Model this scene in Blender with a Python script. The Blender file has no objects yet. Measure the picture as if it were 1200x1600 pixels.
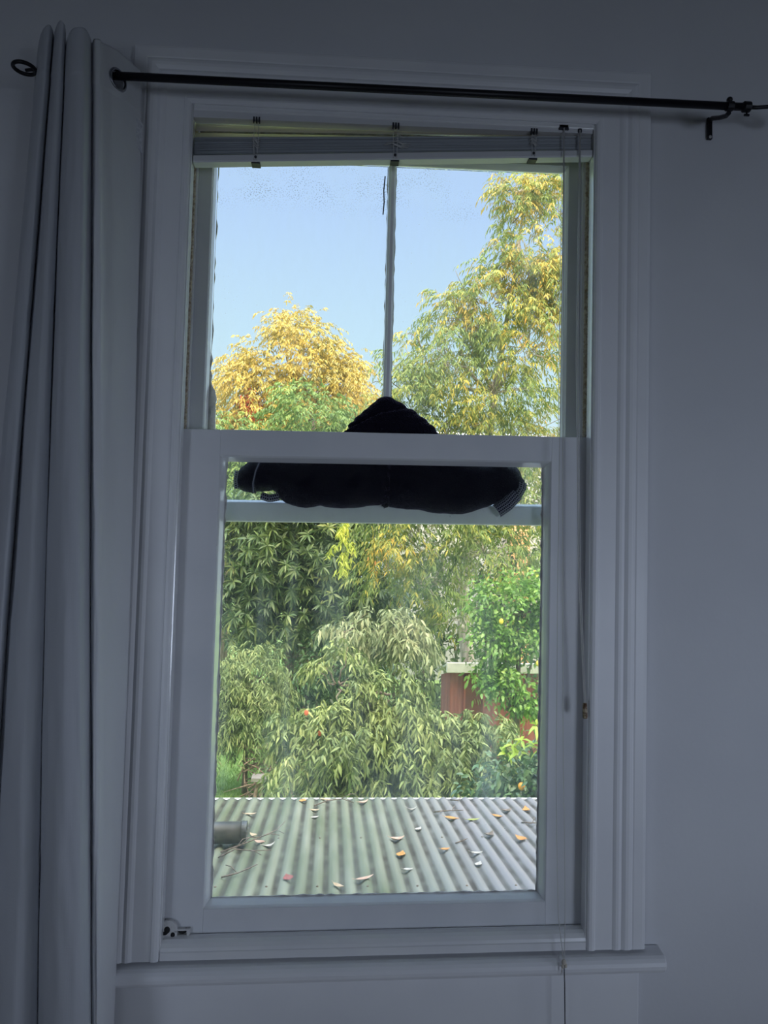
import bpy, math, random
import numpy as np
from mathutils import Vector, Matrix, noise as mnoise

# ------------------------------------------------------------------ camera
C = bpy.context.scene.collection
scene = bpy.context.scene
PI = math.pi

PITCH, YAW, ROLL = 0.04961187, 0.06724778, 0.02256398
CAM = Vector((-0.1181, -1.6466, 1.5727))
fwd = Vector((math.sin(YAW), math.cos(YAW), 0)); rt = Vector((math.cos(YAW), -math.sin(YAW), 0)); up = Vector((0, 0, 1))
fwd, up = fwd*math.cos(PITCH)+up*math.sin(PITCH), up*math.cos(PITCH)-fwd*math.sin(PITCH)
rt, up = rt*math.cos(ROLL)+up*math.sin(ROLL), up*math.cos(ROLL)-rt*math.sin(ROLL)
cam_data = bpy.data.cameras.new('camera')
cam_data.sensor_fit = 'VERTICAL'; cam_data.sensor_height = 36.0; cam_data.lens = 1150.0/1600.0*36.0
cam_data.clip_start = 0.02; cam_data.clip_end = 500
cam = bpy.data.objects.new('camera', cam_data); C.objects.link(cam)
m3 = Matrix((rt, up, -fwd)).transposed()
cam.matrix_world = Matrix.Translation(CAM) @ m3.to_4x4()
scene.camera = cam

# ------------------------------------------------------------------ look, sky, sun, room light
vs = scene.view_settings
scene.display_settings.display_device = 'sRGB'
vs.view_transform = 'Standard'; vs.look = 'None'; vs.gamma = 1.0; vs.exposure = 0.0; vs.use_curve_mapping = False
try:
    scene.cycles.use_denoising = True
    scene.cycles.max_bounces = 10; scene.cycles.diffuse_bounces = 5; scene.cycles.transparent_max_bounces = 16
    scene.cycles.sample_clamp_indirect = 4.0
except Exception: pass

SKY_STRENGTH = 1.0
SUN_SIDE_GAIN = 2.4        # the half of the sky around the sun, behind the house, is brighter
SUN_ENERGY = 1.8
ZENITH_GAIN = 3.8           # unseen overhead sky, brightened to add light on ledges and reveals
ROOM_LIGHT = 3.3

world = bpy.data.worlds.new('sky'); scene.world = world; world.use_nodes = True
wn = world.node_tree; wn.nodes.clear()
def wnode(t, **k):
    n = wn.nodes.new(t)
    for a, b in k.items(): setattr(n, a, b)
    return n
tc = wnode('ShaderNodeTexCoord'); sep = wnode('ShaderNodeSeparateXYZ'); rp = wnode('ShaderNodeValToRGB')
wn.links.new(tc.outputs['Generated'], sep.inputs[0]); wn.links.new(sep.outputs['Z'], rp.inputs[0])
cr = rp.color_ramp
cr.elements[0].position = 0.0;  cr.elements[0].color = (.74, .88, .97, 1)
cr.elements[1].position = 1.0;  cr.elements[1].color = (.45, .60, .90, 1)
for p, c in ((.14, (.72, .92, 1.0, 1)), (.27, (.60, .84, 1.0, 1)), (.42, (.50, .70, 1.0, 1))):
    e = cr.elements.new(p); e.color = c
sund = Vector((.42, -.9, .26)).normalized()
dot = wnode('ShaderNodeVectorMath', operation='DOT_PRODUCT'); dot.inputs[1].default_value = sund
wn.links.new(tc.outputs['Generated'], dot.inputs[0])
mr = wnode('ShaderNodeMapRange'); mr.interpolation_type = 'SMOOTHSTEP'
mr.inputs[1].default_value = -.58; mr.inputs[2].default_value = 1.0; mr.inputs[3].default_value = SKY_STRENGTH; mr.inputs[4].default_value = SKY_STRENGTH*(1+SUN_SIDE_GAIN)
wn.links.new(dot.outputs['Value'], mr.inputs[0])
bg = wnode('ShaderNodeBackground'); out = wnode('ShaderNodeOutputWorld')
warm = wnode('ShaderNodeMixRGB'); warm.inputs[2].default_value = (1.0, .88, .70, 1)
mr2 = wnode('ShaderNodeMapRange'); mr2.interpolation_type = 'SMOOTHSTEP'; mr2.inputs[1].default_value = -.25; mr2.inputs[2].default_value = .6
wn.links.new(dot.outputs['Value'], mr2.inputs[0]); wn.links.new(mr2.outputs[0], warm.inputs[0]); wn.links.new(rp.outputs[0], warm.inputs[1])
zen = wnode('ShaderNodeMapRange'); zen.interpolation_type = 'SMOOTHSTEP'; zen.inputs[1].default_value = .48; zen.inputs[2].default_value = .80; zen.inputs[3].default_value = 1.0; zen.inputs[4].default_value = ZENITH_GAIN
zm = wnode('ShaderNodeMath', operation='MULTIPLY'); wn.links.new(sep.outputs['Z'], zen.inputs[0]); wn.links.new(zen.outputs[0], zm.inputs[0]); wn.links.new(mr.outputs[0], zm.inputs[1])
wn.links.new(warm.outputs[0], bg.inputs[0]); wn.links.new(zm.outputs[0], bg.inputs[1]); wn.links.new(bg.outputs[0], out.inputs[0])

sun_l = bpy.data.lights.new('sun', 'SUN'); sun_l.energy = SUN_ENERGY; sun_l.angle = .012; sun_l.color = (1, .86, .66)
sun = bpy.data.objects.new('sun', sun_l); C.objects.link(sun)
sun.rotation_euler = Vector((.42, -.9, .19)).to_track_quat('Z', 'Y').to_euler(); sun.location = (4, -10, 12)

# two added fill lamps behind the camera, lifting the dim room
for nm, x, w, e, tx in (('rear_fill_light', -2.55, 1.0, .80, -1.15), ('rear_fill_light', 2.65, 1.1, 1.3, 1.2)):
    l = bpy.data.lights.new(nm, 'AREA'); l.shape = 'RECTANGLE'; l.size = w; l.size_y = 1.1
    l.energy = ROOM_LIGHT*e; l.color = (.68, .79, 1.0); l.spread = math.radians(55)
    o = bpy.data.objects.new(nm, l); C.objects.link(o)
    o.location = (x, -4.35, .95); o.rotation_euler = (Vector((x, -4.35, .95)) - Vector((tx, 0, 1.27))).to_track_quat('Z', 'Y').to_euler()

# a third added lamp near the right hand wall, aimed to brighten the curtain
l = bpy.data.lights.new('curtain_fill_light', 'AREA'); l.shape = 'RECTANGLE'; l.size = .8; l.size_y = 1.2
l.energy = ROOM_LIGHT*.42; l.color = (.70, .79, 1.0); l.spread = math.radians(42)
o = bpy.data.objects.new('curtain_fill_light', l); C.objects.link(o)
o.location = (3.22, -1.6, 1.1); o.rotation_euler = (Vector((3.22, -1.6, 1.1)) - Vector((-.62, -.1, 1.0))).to_track_quat('Z', 'Y').to_euler()

# ------------------------------------------------------------------ materials
def mat(name, col=(.8, .8, .8), rough=.6, metal=0.0, spec=.5):
    m = bpy.data.materials.new(name); m.use_nodes = True
    b = m.node_tree.nodes['Principled BSDF']
    b.inputs['Base Color'].default_value = (*col, 1); b.inputs['Roughness'].default_value = rough
    b.inputs['Metallic'].default_value = metal; b.inputs['Specular IOR Level'].default_value = spec
    return m, m.node_tree, b
def nd(t, typ, **k):
    n = t.nodes.new(typ)
    for a, b in k.items(): setattr(n, a, b)
    return n
def noise_mat(name, c1, c2, scale=8, rough=.6, bump=0.0, bscale=None, detail=5, metal=0.0, spec=.5, stretch=(1, 1, 1), lo=.35, hi=.65, bdist=.002):
    m, t, b = mat(name, c1, rough, metal, spec)
    co = nd(t, 'ShaderNodeTexCoord'); mp = nd(t, 'ShaderNodeMapping'); mp.inputs['Scale'].default_value = stretch
    t.links.new(co.outputs['Object'], mp.inputs[0])
    n = nd(t, 'ShaderNodeTexNoise'); n.inputs['Scale'].default_value = scale; n.inputs['Detail'].default_value = detail
    t.links.new(mp.outputs[0], n.inputs['Vector'])
    r = nd(t, 'ShaderNodeValToRGB'); r.color_ramp.elements[0].color = (*c1, 1); r.color_ramp.elements[1].color = (*c2, 1)
    r.color_ramp.elements[0].position = lo; r.color_ramp.elements[1].position = hi
    t.links.new(n.outputs[0], r.inputs[0]); t.links.new(r.outputs[0], b.inputs['Base Color'])
    if bump:
        n2 = nd(t, 'ShaderNodeTexNoise'); n2.inputs['Scale'].default_value = bscale or scale*6; n2.inputs['Detail'].default_value = 4
        t.links.new(mp.outputs[0], n2.inputs['Vector'])
        bp = nd(t, 'ShaderNodeBump'); bp.inputs['Strength'].default_value = bump; bp.inputs['Distance'].default_value = bdist
        t.links.new(n2.outputs[0], bp.inputs['Height']); t.links.new(bp.outputs[0], b.inputs['Normal'])
    return m

M = {}
M['wall'] = noise_mat('wall_paint', (.66, .67, .70), (.70, .71, .735), 3, .75, .25, 60)
M['gloss'] = noise_mat('gloss_paint', (.78, .79, .82), (.83, .84, .86), 5, .38, .18, 25, spec=.4)
M['sashpaint'] = noise_mat('sash_paint', (.70, .72, .75), (.77, .78, .80), 6, .42, .2, 30, spec=.4)
M['edge'] = noise_mat('bright_gloss_paint', (.80, .81, .84), (.86, .87, .88), 5, .25, .05, 25, spec=.8)
_b = M['edge'].node_tree.nodes['Principled BSDF']; _b.inputs['Coat Weight'].default_value = 1.0; _b.inputs['Coat Roughness'].default_value = .14; _b.inputs['Coat IOR'].default_value = 1.7
M['jamb'] = noise_mat('worn_jamb_paint', (.50, .44, .38), (.70, .69, .68), 9, .7, .4, 40, stretch=(6, 6, 1))
M['floor'] = noise_mat('floor_boards', (.30, .22, .15), (.38, .28, .19), 4, .5, .2, 30, stretch=(8, 1, 1))
M['ceil'] = noise_mat('ceiling_paint', (.50, .51, .53), (.54, .55, .57), 3, .85, .2, 60)
M['black'] = mat('black_iron', (.008, .008, .012), .42, .3)[0]
M['chrome'] = mat('eyelet_metal', (.35, .36, .40), .25, 1.0)[0]
M['cord'] = mat('pale_cord', (.62, .62, .60), .6)[0]
M['knot'] = noise_mat('knotted_cord', (.55, .50, .42), (.70, .66, .58), 200, .8)
M['tassel'] = noise_mat('worn_brown_tassel', (.10, .045, .015), (.50, .42, .28), 90, .5, lo=.4, hi=.62)
M['clip'] = mat('dark_clip', (.02, .022, .03), .5)[0]
M['rust'] = noise_mat('painted_metal_worn', (.05, .04, .03), (.62, .62, .62), 60, .5, .3, 120, lo=.30, hi=.42)
M['hole'] = mat('dark_hollow', (.012, .012, .012), .8)[0]
M['rope'] = noise_mat('sash_rope', (.30, .22, .15), (.60, .54, .45), 120, .9, .6, 300)
M['putty'] = noise_mat('old_putty', (.35, .33, .32), (.75, .74, .73), 40, .8, .5, 120)
M['peel'] = noise_mat('peeling_render', (.55, .50, .48), (.80, .76, .73), 60, .9, .6, 150, lo=.30, hi=.5)
M['steel'] = mat('screw_steel', (.70, .70, .70), .3, .6)[0]

# blind slats : thin pale metal/plastic that lets daylight through, as shaded and backlit copies
def slat_mat(name, col, trans):
    m, t, b = mat(name, col, .45)
    tr = nd(t, 'ShaderNodeBsdfTranslucent'); tr.inputs[0].default_value = (.95, .90, .82, 1)
    mx = nd(t, 'ShaderNodeMixShader'); mx.inputs[0].default_value = trans
    o = t.nodes['Material Output']
    t.links.new(b.outputs[0], mx.inputs[1]); t.links.new(tr.outputs[0], mx.inputs[2]); t.links.new(mx.outputs[0], o.inputs[0])
    return m
M['slat'] = slat_mat('shaded_stack_slat', (.46, .49, .52), .08)  # bunched stack: shade between the slats put into the colour
M['looseslat'] = slat_mat('backlit_loose_slat', (.80, .76, .68), .55)  # loose slats: daylight from behind put into the cream colour
M['rail'] = mat('blind_rail', (.66, .67, .69), .4)[0]

# curtain : pale woven cloth with a fine horizontal slub
def curtain_mat(name, col):
    m, t, b = mat(name, col, .62)
    b.inputs['Sheen Weight'].default_value = .25
    co = nd(t, 'ShaderNodeTexCoord')
    mp = nd(t, 'ShaderNodeMapping'); mp.inputs['Scale'].default_value = (25, 25, 260); t.links.new(co.outputs['Object'], mp.inputs[0])
    n = nd(t, 'ShaderNodeTexNoise'); n.inputs['Scale'].default_value = 1.0; n.inputs['Detail'].default_value = 3; t.links.new(mp.outputs[0], n.inputs['Vector'])
    mp2 = nd(t, 'ShaderNodeMapping'); mp2.inputs['Scale'].default_value = (500, 500, 6); t.links.new(co.outputs['Object'], mp2.inputs[0])
    n2 = nd(t, 'ShaderNodeTexNoise'); n2.inputs['Scale'].default_value = 1.0; t.links.new(mp2.outputs[0], n2.inputs['Vector'])
    ad = nd(t, 'ShaderNodeMath', operation='ADD'); t.links.new(n.outputs[0], ad.inputs[0]); t.links.new(n2.outputs[0], ad.inputs[1])
    n3 = nd(t, 'ShaderNodeTexNoise'); n3.inputs['Scale'].default_value = 14; n3.inputs['Detail'].default_value = 2
    mp3 = nd(t, 'ShaderNodeMapping'); mp3.inputs['Scale'].default_value = (1, 1, .35); t.links.new(co.outputs['Object'], mp3.inputs[0]); t.links.new(mp3.outputs[0], n3.inputs['Vector'])
    bp = nd(t, 'ShaderNodeBump'); bp.inputs['Strength'].default_value = .25; bp.inputs['Distance'].default_value = .001; t.links.new(ad.outputs[0], bp.inputs['Height'])
    bp2 = nd(t, 'ShaderNodeBump'); bp2.inputs['Strength'].default_value = .5; bp2.inputs['Distance'].default_value = .012; t.links.new(n3.outputs[0], bp2.inputs['Height']); t.links.new(bp.outputs[0], bp2.inputs['Normal'])
    t.links.new(bp2.outputs[0], b.inputs['Normal'])
    tr = nd(t, 'ShaderNodeBsdfTranslucent'); tr.inputs[0].default_value = (.72, .76, .84, 1)
    mx = nd(t, 'ShaderNodeMixShader'); mx.inputs[0].default_value = .22
    t.links.new(b.outputs[0], mx.inputs[1]); t.links.new(tr.outputs[0], mx.inputs[2]); t.links.new(mx.outputs[0], t.nodes['Material Output'].inputs[0])
    return m
M['curtain'] = curtain_mat('curtain_cloth', (.64, .66, .70)); M['lining'] = curtain_mat('curtain_lining', (.86, .87, .89))  # the lining's pale tone also carries window light on the flap
M['tag'] = noise_mat('woven_tag', (.58, .60, .65), (.76, .78, .82), 160, .7, .3, 200)

def fleece(name, col, sheen):
    m, t, b = mat(name, col, .95, spec=.1)
    b.inputs['Sheen Weight'].default_value = sheen; b.inputs['Sheen Roughness'].default_value = .4; b.inputs['Sheen Tint'].default_value = (.55, .5, .8, 1)
    co = nd(t, 'ShaderNodeTexCoord'); v = nd(t, 'ShaderNodeTexVoronoi'); v.inputs['Scale'].default_value = 330
    t.links.new(co.outputs['Object'], v.inputs['Vector'])
    bp = nd(t, 'ShaderNodeBump'); bp.inputs['Strength'].default_value = .9; bp.inputs['Distance'].default_value = .003
    t.links.new(v.outputs['Distance'], bp.inputs['Height']); t.links.new(bp.outputs[0], b.inputs['Normal'])
    return m
M['fleece'] = fleece('dark_navy_fleece', (.007, .006, .014), .32)
def knit_mat():
    m, t, b = mat('ribbed_knit', (.01, .01, .02), .9, spec=.1)
    co = nd(t, 'ShaderNodeTexCoord'); mp = nd(t, 'ShaderNodeMapping'); mp.inputs['Scale'].default_value = (1, 1, 1)
    t.links.new(co.outputs['UV'], mp.inputs[0])
    br = nd(t, 'ShaderNodeTexBrick'); br.inputs['Color1'].default_value = (.01, .01, .02, 1); br.inputs['Color2'].default_value = (.015, .015, .03, 1)
    br.inputs['Mortar'].default_value = (.30, .31, .37, 1); br.inputs['Scale'].default_value = 1; br.inputs['Mortar Size'].default_value = .17
    br.inputs['Mortar Smooth'].default_value = .3; br.inputs['Brick Width'].default_value = 1.0; br.inputs['Row Height'].default_value = 1.0
    t.links.new(mp.outputs[0], br.inputs['Vector']); t.links.new(br.outputs[0], b.inputs['Base Color'])
    bp = nd(t, 'ShaderNodeBump'); bp.inputs['Strength'].default_value = .6; bp.inputs['Distance'].default_value = .001
    t.links.new(br.outputs['Fac'], bp.inputs['Height']); t.links.new(bp.outputs[0], b.inputs['Normal'])
    return m
M['knit'] = knit_mat()

# window glass with an uneven film of dust and smears, plus painted reflection streaks
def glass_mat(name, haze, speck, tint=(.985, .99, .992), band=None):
    m = bpy.data.materials.new(name); m.use_nodes = True; t = m.node_tree; t.nodes.clear()
    o = nd(t, 'ShaderNodeOutputMaterial')
    tr = nd(t, 'ShaderNodeBsdfTransparent'); tr.inputs[0].default_value = (*tint, 1)
    gl = nd(t, 'ShaderNodeBsdfGlossy'); gl.inputs['Roughness'].default_value = .0; gl.inputs[0].default_value = (1, 1, 1, 1)
    fr = nd(t, 'ShaderNodeFresnel'); fr.inputs[0].default_value = 1.22
    mx = nd(t, 'ShaderNodeMixShader'); t.links.new(fr.outputs[0], mx.inputs[0]); t.links.new(tr.outputs[0], mx.inputs[1]); t.links.new(gl.outputs[0], mx.inputs[2])
    tl = nd(t, 'ShaderNodeBsdfTranslucent'); tl.inputs[0].default_value = (.82, .88, .86, 1)
    co = nd(t, 'ShaderNodeTexCoord')
    n1 = nd(t, 'ShaderNodeTexNoise'); n1.inputs['Scale'].default_value = 5; n1.inputs['Detail'].default_value = 6; n1.inputs['Roughness'].default_value = .65
    mp = nd(t, 'ShaderNodeMapping'); mp.inputs['Scale'].default_value = (1.6, 1, .6); mp.inputs['Rotation'].default_value = (0, .5, 0)
    t.links.new(co.outputs['Object'], mp.inputs[0]); t.links.new(mp.outputs[0], n1.inputs['Vector'])
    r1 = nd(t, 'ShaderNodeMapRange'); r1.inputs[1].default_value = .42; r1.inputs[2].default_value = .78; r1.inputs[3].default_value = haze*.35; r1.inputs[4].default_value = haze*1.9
    t.links.new(n1.outputs[0], r1.inputs[0])
    v = nd(t, 'ShaderNodeTexVoronoi'); v.inputs['Scale'].default_value = 75; t.links.new(co.outputs['Object'], v.inputs['Vector'])
    r2 = nd(t, 'ShaderNodeMapRange'); r2.inputs[1].default_value = .06; r2.inputs[2].default_value = .10; r2.inputs[3].default_value = speck; r2.inputs[4].default_value = 0
    t.links.new(v.outputs['Distance'], r2.inputs[0])
    n3 = nd(t, 'ShaderNodeTexNoise'); n3.inputs['Scale'].default_value = 9; t.links.new(co.outputs['Object'], n3.inputs['Vector'])
    r3 = nd(t, 'ShaderNodeMapRange'); r3.inputs[1].default_value = .5; r3.inputs[2].default_value = .68; t.links.new(n3.outputs[0], r3.inputs[0])
    mu = nd(t, 'ShaderNodeMath', operation='MULTIPLY'); t.links.new(r2.outputs[0], mu.inputs[0]); t.links.new(r3.outputs[0], mu.inputs[1])
    ad0 = nd(t, 'ShaderNodeMath', operation='ADD'); t.links.new(r1.outputs[0], ad0.inputs[0]); t.links.new(mu.outputs[0], ad0.inputs[1])
    mps = nd(t, 'ShaderNodeMapping'); mps.inputs['Scale'].default_value = (13, 1, .7); mps.inputs['Rotation'].default_value = (0, .06, 0); t.links.new(co.outputs['Object'], mps.inputs[0])  # near-vertical pale streaks painted in place of room reflections
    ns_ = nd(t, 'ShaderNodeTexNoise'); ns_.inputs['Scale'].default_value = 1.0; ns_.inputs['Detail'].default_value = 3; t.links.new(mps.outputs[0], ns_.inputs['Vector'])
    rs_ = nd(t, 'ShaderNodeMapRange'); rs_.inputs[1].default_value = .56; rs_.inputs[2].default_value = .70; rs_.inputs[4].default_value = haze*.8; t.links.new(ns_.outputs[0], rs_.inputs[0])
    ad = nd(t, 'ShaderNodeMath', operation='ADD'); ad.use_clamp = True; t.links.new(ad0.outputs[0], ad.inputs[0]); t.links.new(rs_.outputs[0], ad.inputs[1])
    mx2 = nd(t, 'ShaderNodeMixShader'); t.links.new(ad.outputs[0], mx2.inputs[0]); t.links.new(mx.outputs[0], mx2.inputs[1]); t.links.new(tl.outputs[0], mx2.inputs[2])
    last = mx2
    if band:      # sooty specks left where the pane was never wiped
        sx = nd(t, 'ShaderNodeSeparateXYZ'); t.links.new(co.outputs['Object'], sx.inputs[0])
        rb = nd(t, 'ShaderNodeMapRange'); rb.inputs[1].default_value = band[0]; rb.inputs[2].default_value = band[1]; rb.inputs[4].default_value = .55; t.links.new(sx.outputs['Z'], rb.inputs[0])
        v2 = nd(t, 'ShaderNodeTexVoronoi'); v2.inputs['Scale'].default_value = 210; t.links.new(co.outputs['Object'], v2.inputs['Vector'])
        r5 = nd(t, 'ShaderNodeMapRange'); r5.inputs[1].default_value = .12; r5.inputs[2].default_value = .32; r5.inputs[3].default_value = 1; r5.inputs[4].default_value = 0; t.links.new(v2.outputs['Distance'], r5.inputs[0])
        n6 = nd(t, 'ShaderNodeTexNoise'); n6.inputs['Scale'].default_value = 14; n6.inputs['Detail'].default_value = 4; t.links.new(co.outputs['Object'], n6.inputs['Vector'])
        r6 = nd(t, 'ShaderNodeMapRange'); r6.inputs[1].default_value = .42; r6.inputs[2].default_value = .66; t.links.new(n6.outputs[0], r6.inputs[0])
        m1 = nd(t, 'ShaderNodeMath', operation='MULTIPLY'); t.links.new(r5.outputs[0], m1.inputs[0]); t.links.new(r6.outputs[0], m1.inputs[1])
        m2 = nd(t, 'ShaderNodeMath', operation='MULTIPLY'); t.links.new(m1.outputs[0], m2.inputs[0]); t.links.new(rb.outputs[0], m2.inputs[1])
        df = nd(t, 'ShaderNodeBsdfDiffuse'); df.inputs[0].default_value = (.30, .32, .36, 1)
        mx3 = nd(t, 'ShaderNodeMixShader'); t.links.new(m2.outputs[0], mx3.inputs[0]); t.links.new(mx2.outputs[0], mx3.inputs[1]); t.links.new(df.outputs[0], mx3.inputs[2]); last = mx3
    t.links.new(last.outputs[0], o.inputs[0])
    return m
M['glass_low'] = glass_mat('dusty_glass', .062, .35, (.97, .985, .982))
M['glass_up'] = glass_mat('clear_glass', .035, .30, band=(2.36, 2.42))

# outdoors
def leaf_mat(name, cols, trans=.3, rough=.5, spec=.3, patch=.8, patchcols=None):
    """leaf colour differs leaf by leaf; cols = [(pos, rgb)...]"""
    m, t, b = mat(name, cols[0][1], rough, spec=spec)
    g = nd(t, 'ShaderNodeNewGeometry'); r = nd(t, 'ShaderNodeValToRGB')
    el = r.color_ramp.elements
    el[0].position, el[0].color = cols[0][0], (*cols[0][1], 1); el[1].position, el[1].color = cols[-1][0], (*cols[-1][1], 1)
    for p, c in cols[1:-1]:
        e = el.new(p); e.color = (*c, 1)
    co = nd(t, 'ShaderNodeTexCoord'); n = nd(t, 'ShaderNodeTexNoise'); n.inputs['Scale'].default_value = patch; n.inputs['Detail'].default_value = 3
    t.links.new(co.outputs['Object'], n.inputs['Vector'])
    mr_ = nd(t, 'ShaderNodeMapRange'); mr_.inputs[1].default_value = .3; mr_.inputs[2].default_value = .7
    t.links.new(n.outputs[0], mr_.inputs[0])
    a = nd(t, 'ShaderNodeMath', operation='MULTIPLY'); a.inputs[1].default_value = .45; t.links.new(g.outputs['Random Per Island'], a.inputs[0])
    a2 = nd(t, 'ShaderNodeMath', operation='MULTIPLY_ADD'); a2.inputs[1].default_value = .55
    t.links.new(mr_.outputs[0], a2.inputs[0]); t.links.new(a.outputs[0], a2.inputs[2])
    t.links.new(a2.outputs[0], r.inputs[0]); t.links.new(r.outputs[0], b.inputs['Base Color'])
    tr = nd(t, 'ShaderNodeBsdfTranslucent'); t.links.new(r.outputs[0], tr.inputs[0])
    mx = nd(t, 'ShaderNodeMixShader'); mx.inputs[0].default_value = trans
    t.links.new(b.outputs[0], mx.inputs[1]); t.links.new(tr.outputs[0], mx.inputs[2]); t.links.new(mx.outputs[0], t.nodes['Material Output'].inputs[0])
    return m
M['lf_yellow'] = leaf_mat('autumn_yellow_leaf', [(0, (.18, .22, .10)), (.32, (.34, .31, .11)), (.52, (.52, .40, .09)), (.8, (.58, .46, .14)), (1, (.56, .36, .10))], .25, patch=.7)
M['lf_right'] = leaf_mat('turning_leaf', [(0, (.12, .20, .075)), (.40, (.20, .29, .09)), (.62, (.31, .36, .10)), (.80, (.52, .45, .09)), (.92, (.68, .44, .07)), (1, (.68, .26, .10))], .3, patch=.9)
M['lf_ash'] = leaf_mat('fresh_green_leaf', [(0, (.08, .16, .055)), (.5, (.17, .28, .075)), (.85, (.28, .37, .09)), (1, (.52, .50, .11))], .3, patch=1.2)
M['lf_loquat'] = leaf_mat('loquat_leaf', [(0, (.045, .09, .04)), (.45, (.10, .165, .065)), (.8, (.20, .265, .085)), (1, (.40, .42, .12))], .2, .4, .5, patch=1.5)
M['lf_peach'] = leaf_mat('peach_leaf', [(0, (.07, .115, .045)), (.4, (.16, .225, .075)), (.8, (.30, .365, .125)), (1, (.50, .50, .19))], .16, .45, .4, patch=1.6)
M['lf_grey'] = leaf_mat('grey_green_leaf', [(0, (.14, .19, .10)), (.5, (.27, .33, .18)), (1, (.46, .47, .28))], .2, patch=2)
M['lf_pale'] = leaf_mat('pale_green_leaf', [(0, (.09, .14, .06)), (.5, (.20, .27, .105)), (1, (.37, .42, .17))], .16, patch=2)
M['lf_lemon'] = leaf_mat('lemon_leaf', [(0, (0.085, 0.204, 0.0425)), (.5, (0.17, 0.34, 0.068)), (.85, (0.289, 0.459, 0.0935)), (1, (0.561, 0.561, 0.102))], .25, .3, .6, patch=2.2)
M['lf_dark'] = leaf_mat('dark_citrus_leaf', [(0, (.035, .085, .035)), (.6, (.08, .16, .06)), (1, (.18, .28, .09))], .15, .3, .6, patch=3)
M['lf_lime'] = leaf_mat('lime_new_leaf', [(0, (0.23, 0.396, 0.0432)), (1, (0.446, 0.576, 0.0864))], .35, .35, .5, patch=4)
M['lf_hedge'] = leaf_mat('hedge_leaf', [(0, (.04, .075, .03)), (.5, (.085, .14, .055)), (1, (.18, .24, .09))], .2, patch=.8)
M['lf_blue'] = leaf_mat('bluish_needle', [(0, (.13, .22, .20)), (1, (.28, .38, .34))], .15, patch=1)
M['lf_red'] = leaf_mat('red_leaf', [(0, (.62, .10, .06)), (1, (.85, .28, .16))], .3)
M['lf_strand'] = leaf_mat('lime_yellow_strand', [(0, (.38, .48, .08)), (.75, (.55, .58, .09)), (1, (.80, .52, .07))], .35, patch=4)
M['bark'] = noise_mat('brown_bark', (.12, .09, .07), (.26, .21, .17), 12, .9, .8, 30, stretch=(3, 3, .6))
M['palebark'] = noise_mat('pale_bark', (.30, .26, .22), (.58, .54, .48), 7, .9, .6, 25, stretch=(3, 3, .6))
M['lawn'] = noise_mat('lawn_green', (.15, .28, .07), (.30, .46, .15), 1.4, .95, .8, 40, detail=10, bdist=.03)
M['blade'] = leaf_mat('grass_blade', [(0, (.18, .34, .07)), (1, (.36, .54, .17))], .3, patch=.6)
M['brick'] = None
def brick_mat(name, c1, c2, mortar, scale=1.0):
    m, t, b = mat(name, c1, .9)
    co = nd(t, 'ShaderNodeTexCoord'); mp = nd(t, 'ShaderNodeMapping'); mp.inputs['Rotation'].default_value = (PI/2, 0, 0)
    t.links.new(co.outputs['Object'], mp.inputs[0])
    br = nd(t, 'ShaderNodeTexBrick'); br.inputs['Color1'].default_value = (*c1, 1); br.inputs['Color2'].default_value = (*c2, 1); br.inputs['Mortar'].default_value = (*mortar, 1)
    br.inputs['Scale'].default_value = scale; br.inputs['Brick Width'].default_value = .23; br.inputs['Row Height'].default_value = .076; br.inputs['Mortar Size'].default_value = .008
    t.links.new(mp.outputs[0], br.inputs['Vector']); t.links.new(br.outputs[0], b.inputs['Base Color'])
    return m
M['brick'] = brick_mat('house_brick', (.36, .16, .10), (.44, .22, .14), (.52, .48, .44))
M['orange'] = brick_mat('orange_brick', (.80, .36, .16), (.86, .44, .22), (.80, .60, .46))
M['shedred'] = noise_mat('faded_red_boards', (.22, .06, .055), (.36, .12, .10), 3, .85, .3, 20, stretch=(6, 6, .5))
M['white'] = noise_mat('weathered_white', (0.561, 0.561, 0.561), (0.714, 0.714, 0.714), 5, .6, .2, 20)
M['greywall'] = noise_mat('grey_boards', (.40, .41, .46), (.56, .57, .62), 4, .8, .2, 20, stretch=(8, 8, .5))
M['pale_roof'] = noise_mat('pale_metal_roof', (.80, .82, .86), (.92, .93, .95), 3, .5)
M['brownstick'] = noise_mat('dry_sticks', (.12, .08, .06), (.30, .22, .17), 20, .9)
M['plank'] = noise_mat('grey_plank', (.14, .13, .125), (.25, .24, .23), 10, .8, .3, 40, stretch=(1, 8, 8))
M['pipe'] = noise_mat('dark_grey_pipe', (0.033, 0.039, 0.039), (0.096, 0.108, 0.108), 14, .5, .3, 60)
M['fruit'] = noise_mat('orange_peel', (0.665, 0.252, 0.021), (0.7, 0.35, 0.042), 30, .4, .3, 200)
M['bluish'] = mat('pale_blue_ribbon', (.50, .72, .82), .3)[0]
M['leaf_orange'] = noise_mat('fallen_leaf_orange', (0.44, 0.176, 0.0275), (0.522, 0.275, 0.077), 60, .7)
M['leaf_tan'] = noise_mat('fallen_leaf_tan', (0.363, 0.264, 0.154), (0.473, 0.385, 0.264), 60, .7)
M['leaf_pink'] = noise_mat('fallen_leaf_pink', (0.429, 0.264, 0.187), (0.506, 0.363, 0.275), 60, .7)
M['leaf_white'] = noise_mat('fallen_leaf_bleached', (0.385, 0.363, 0.319), (0.473, 0.457, 0.418), 60, .7)
M['leaf_red'] = noise_mat('fallen_leaf_red', (0.198, 0.033, 0.033), (0.275, 0.077, 0.066), 60, .7)
M['leaf_green'] = noise_mat('fallen_leaf_green', (0.231, 0.286, 0.055), (0.33, 0.363, 0.11), 60, .7)
M['leaf_dark'] = noise_mat('fallen_leaf_dark', (.10, .08, .06), (.22, .17, .13), 60, .8)
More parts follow.
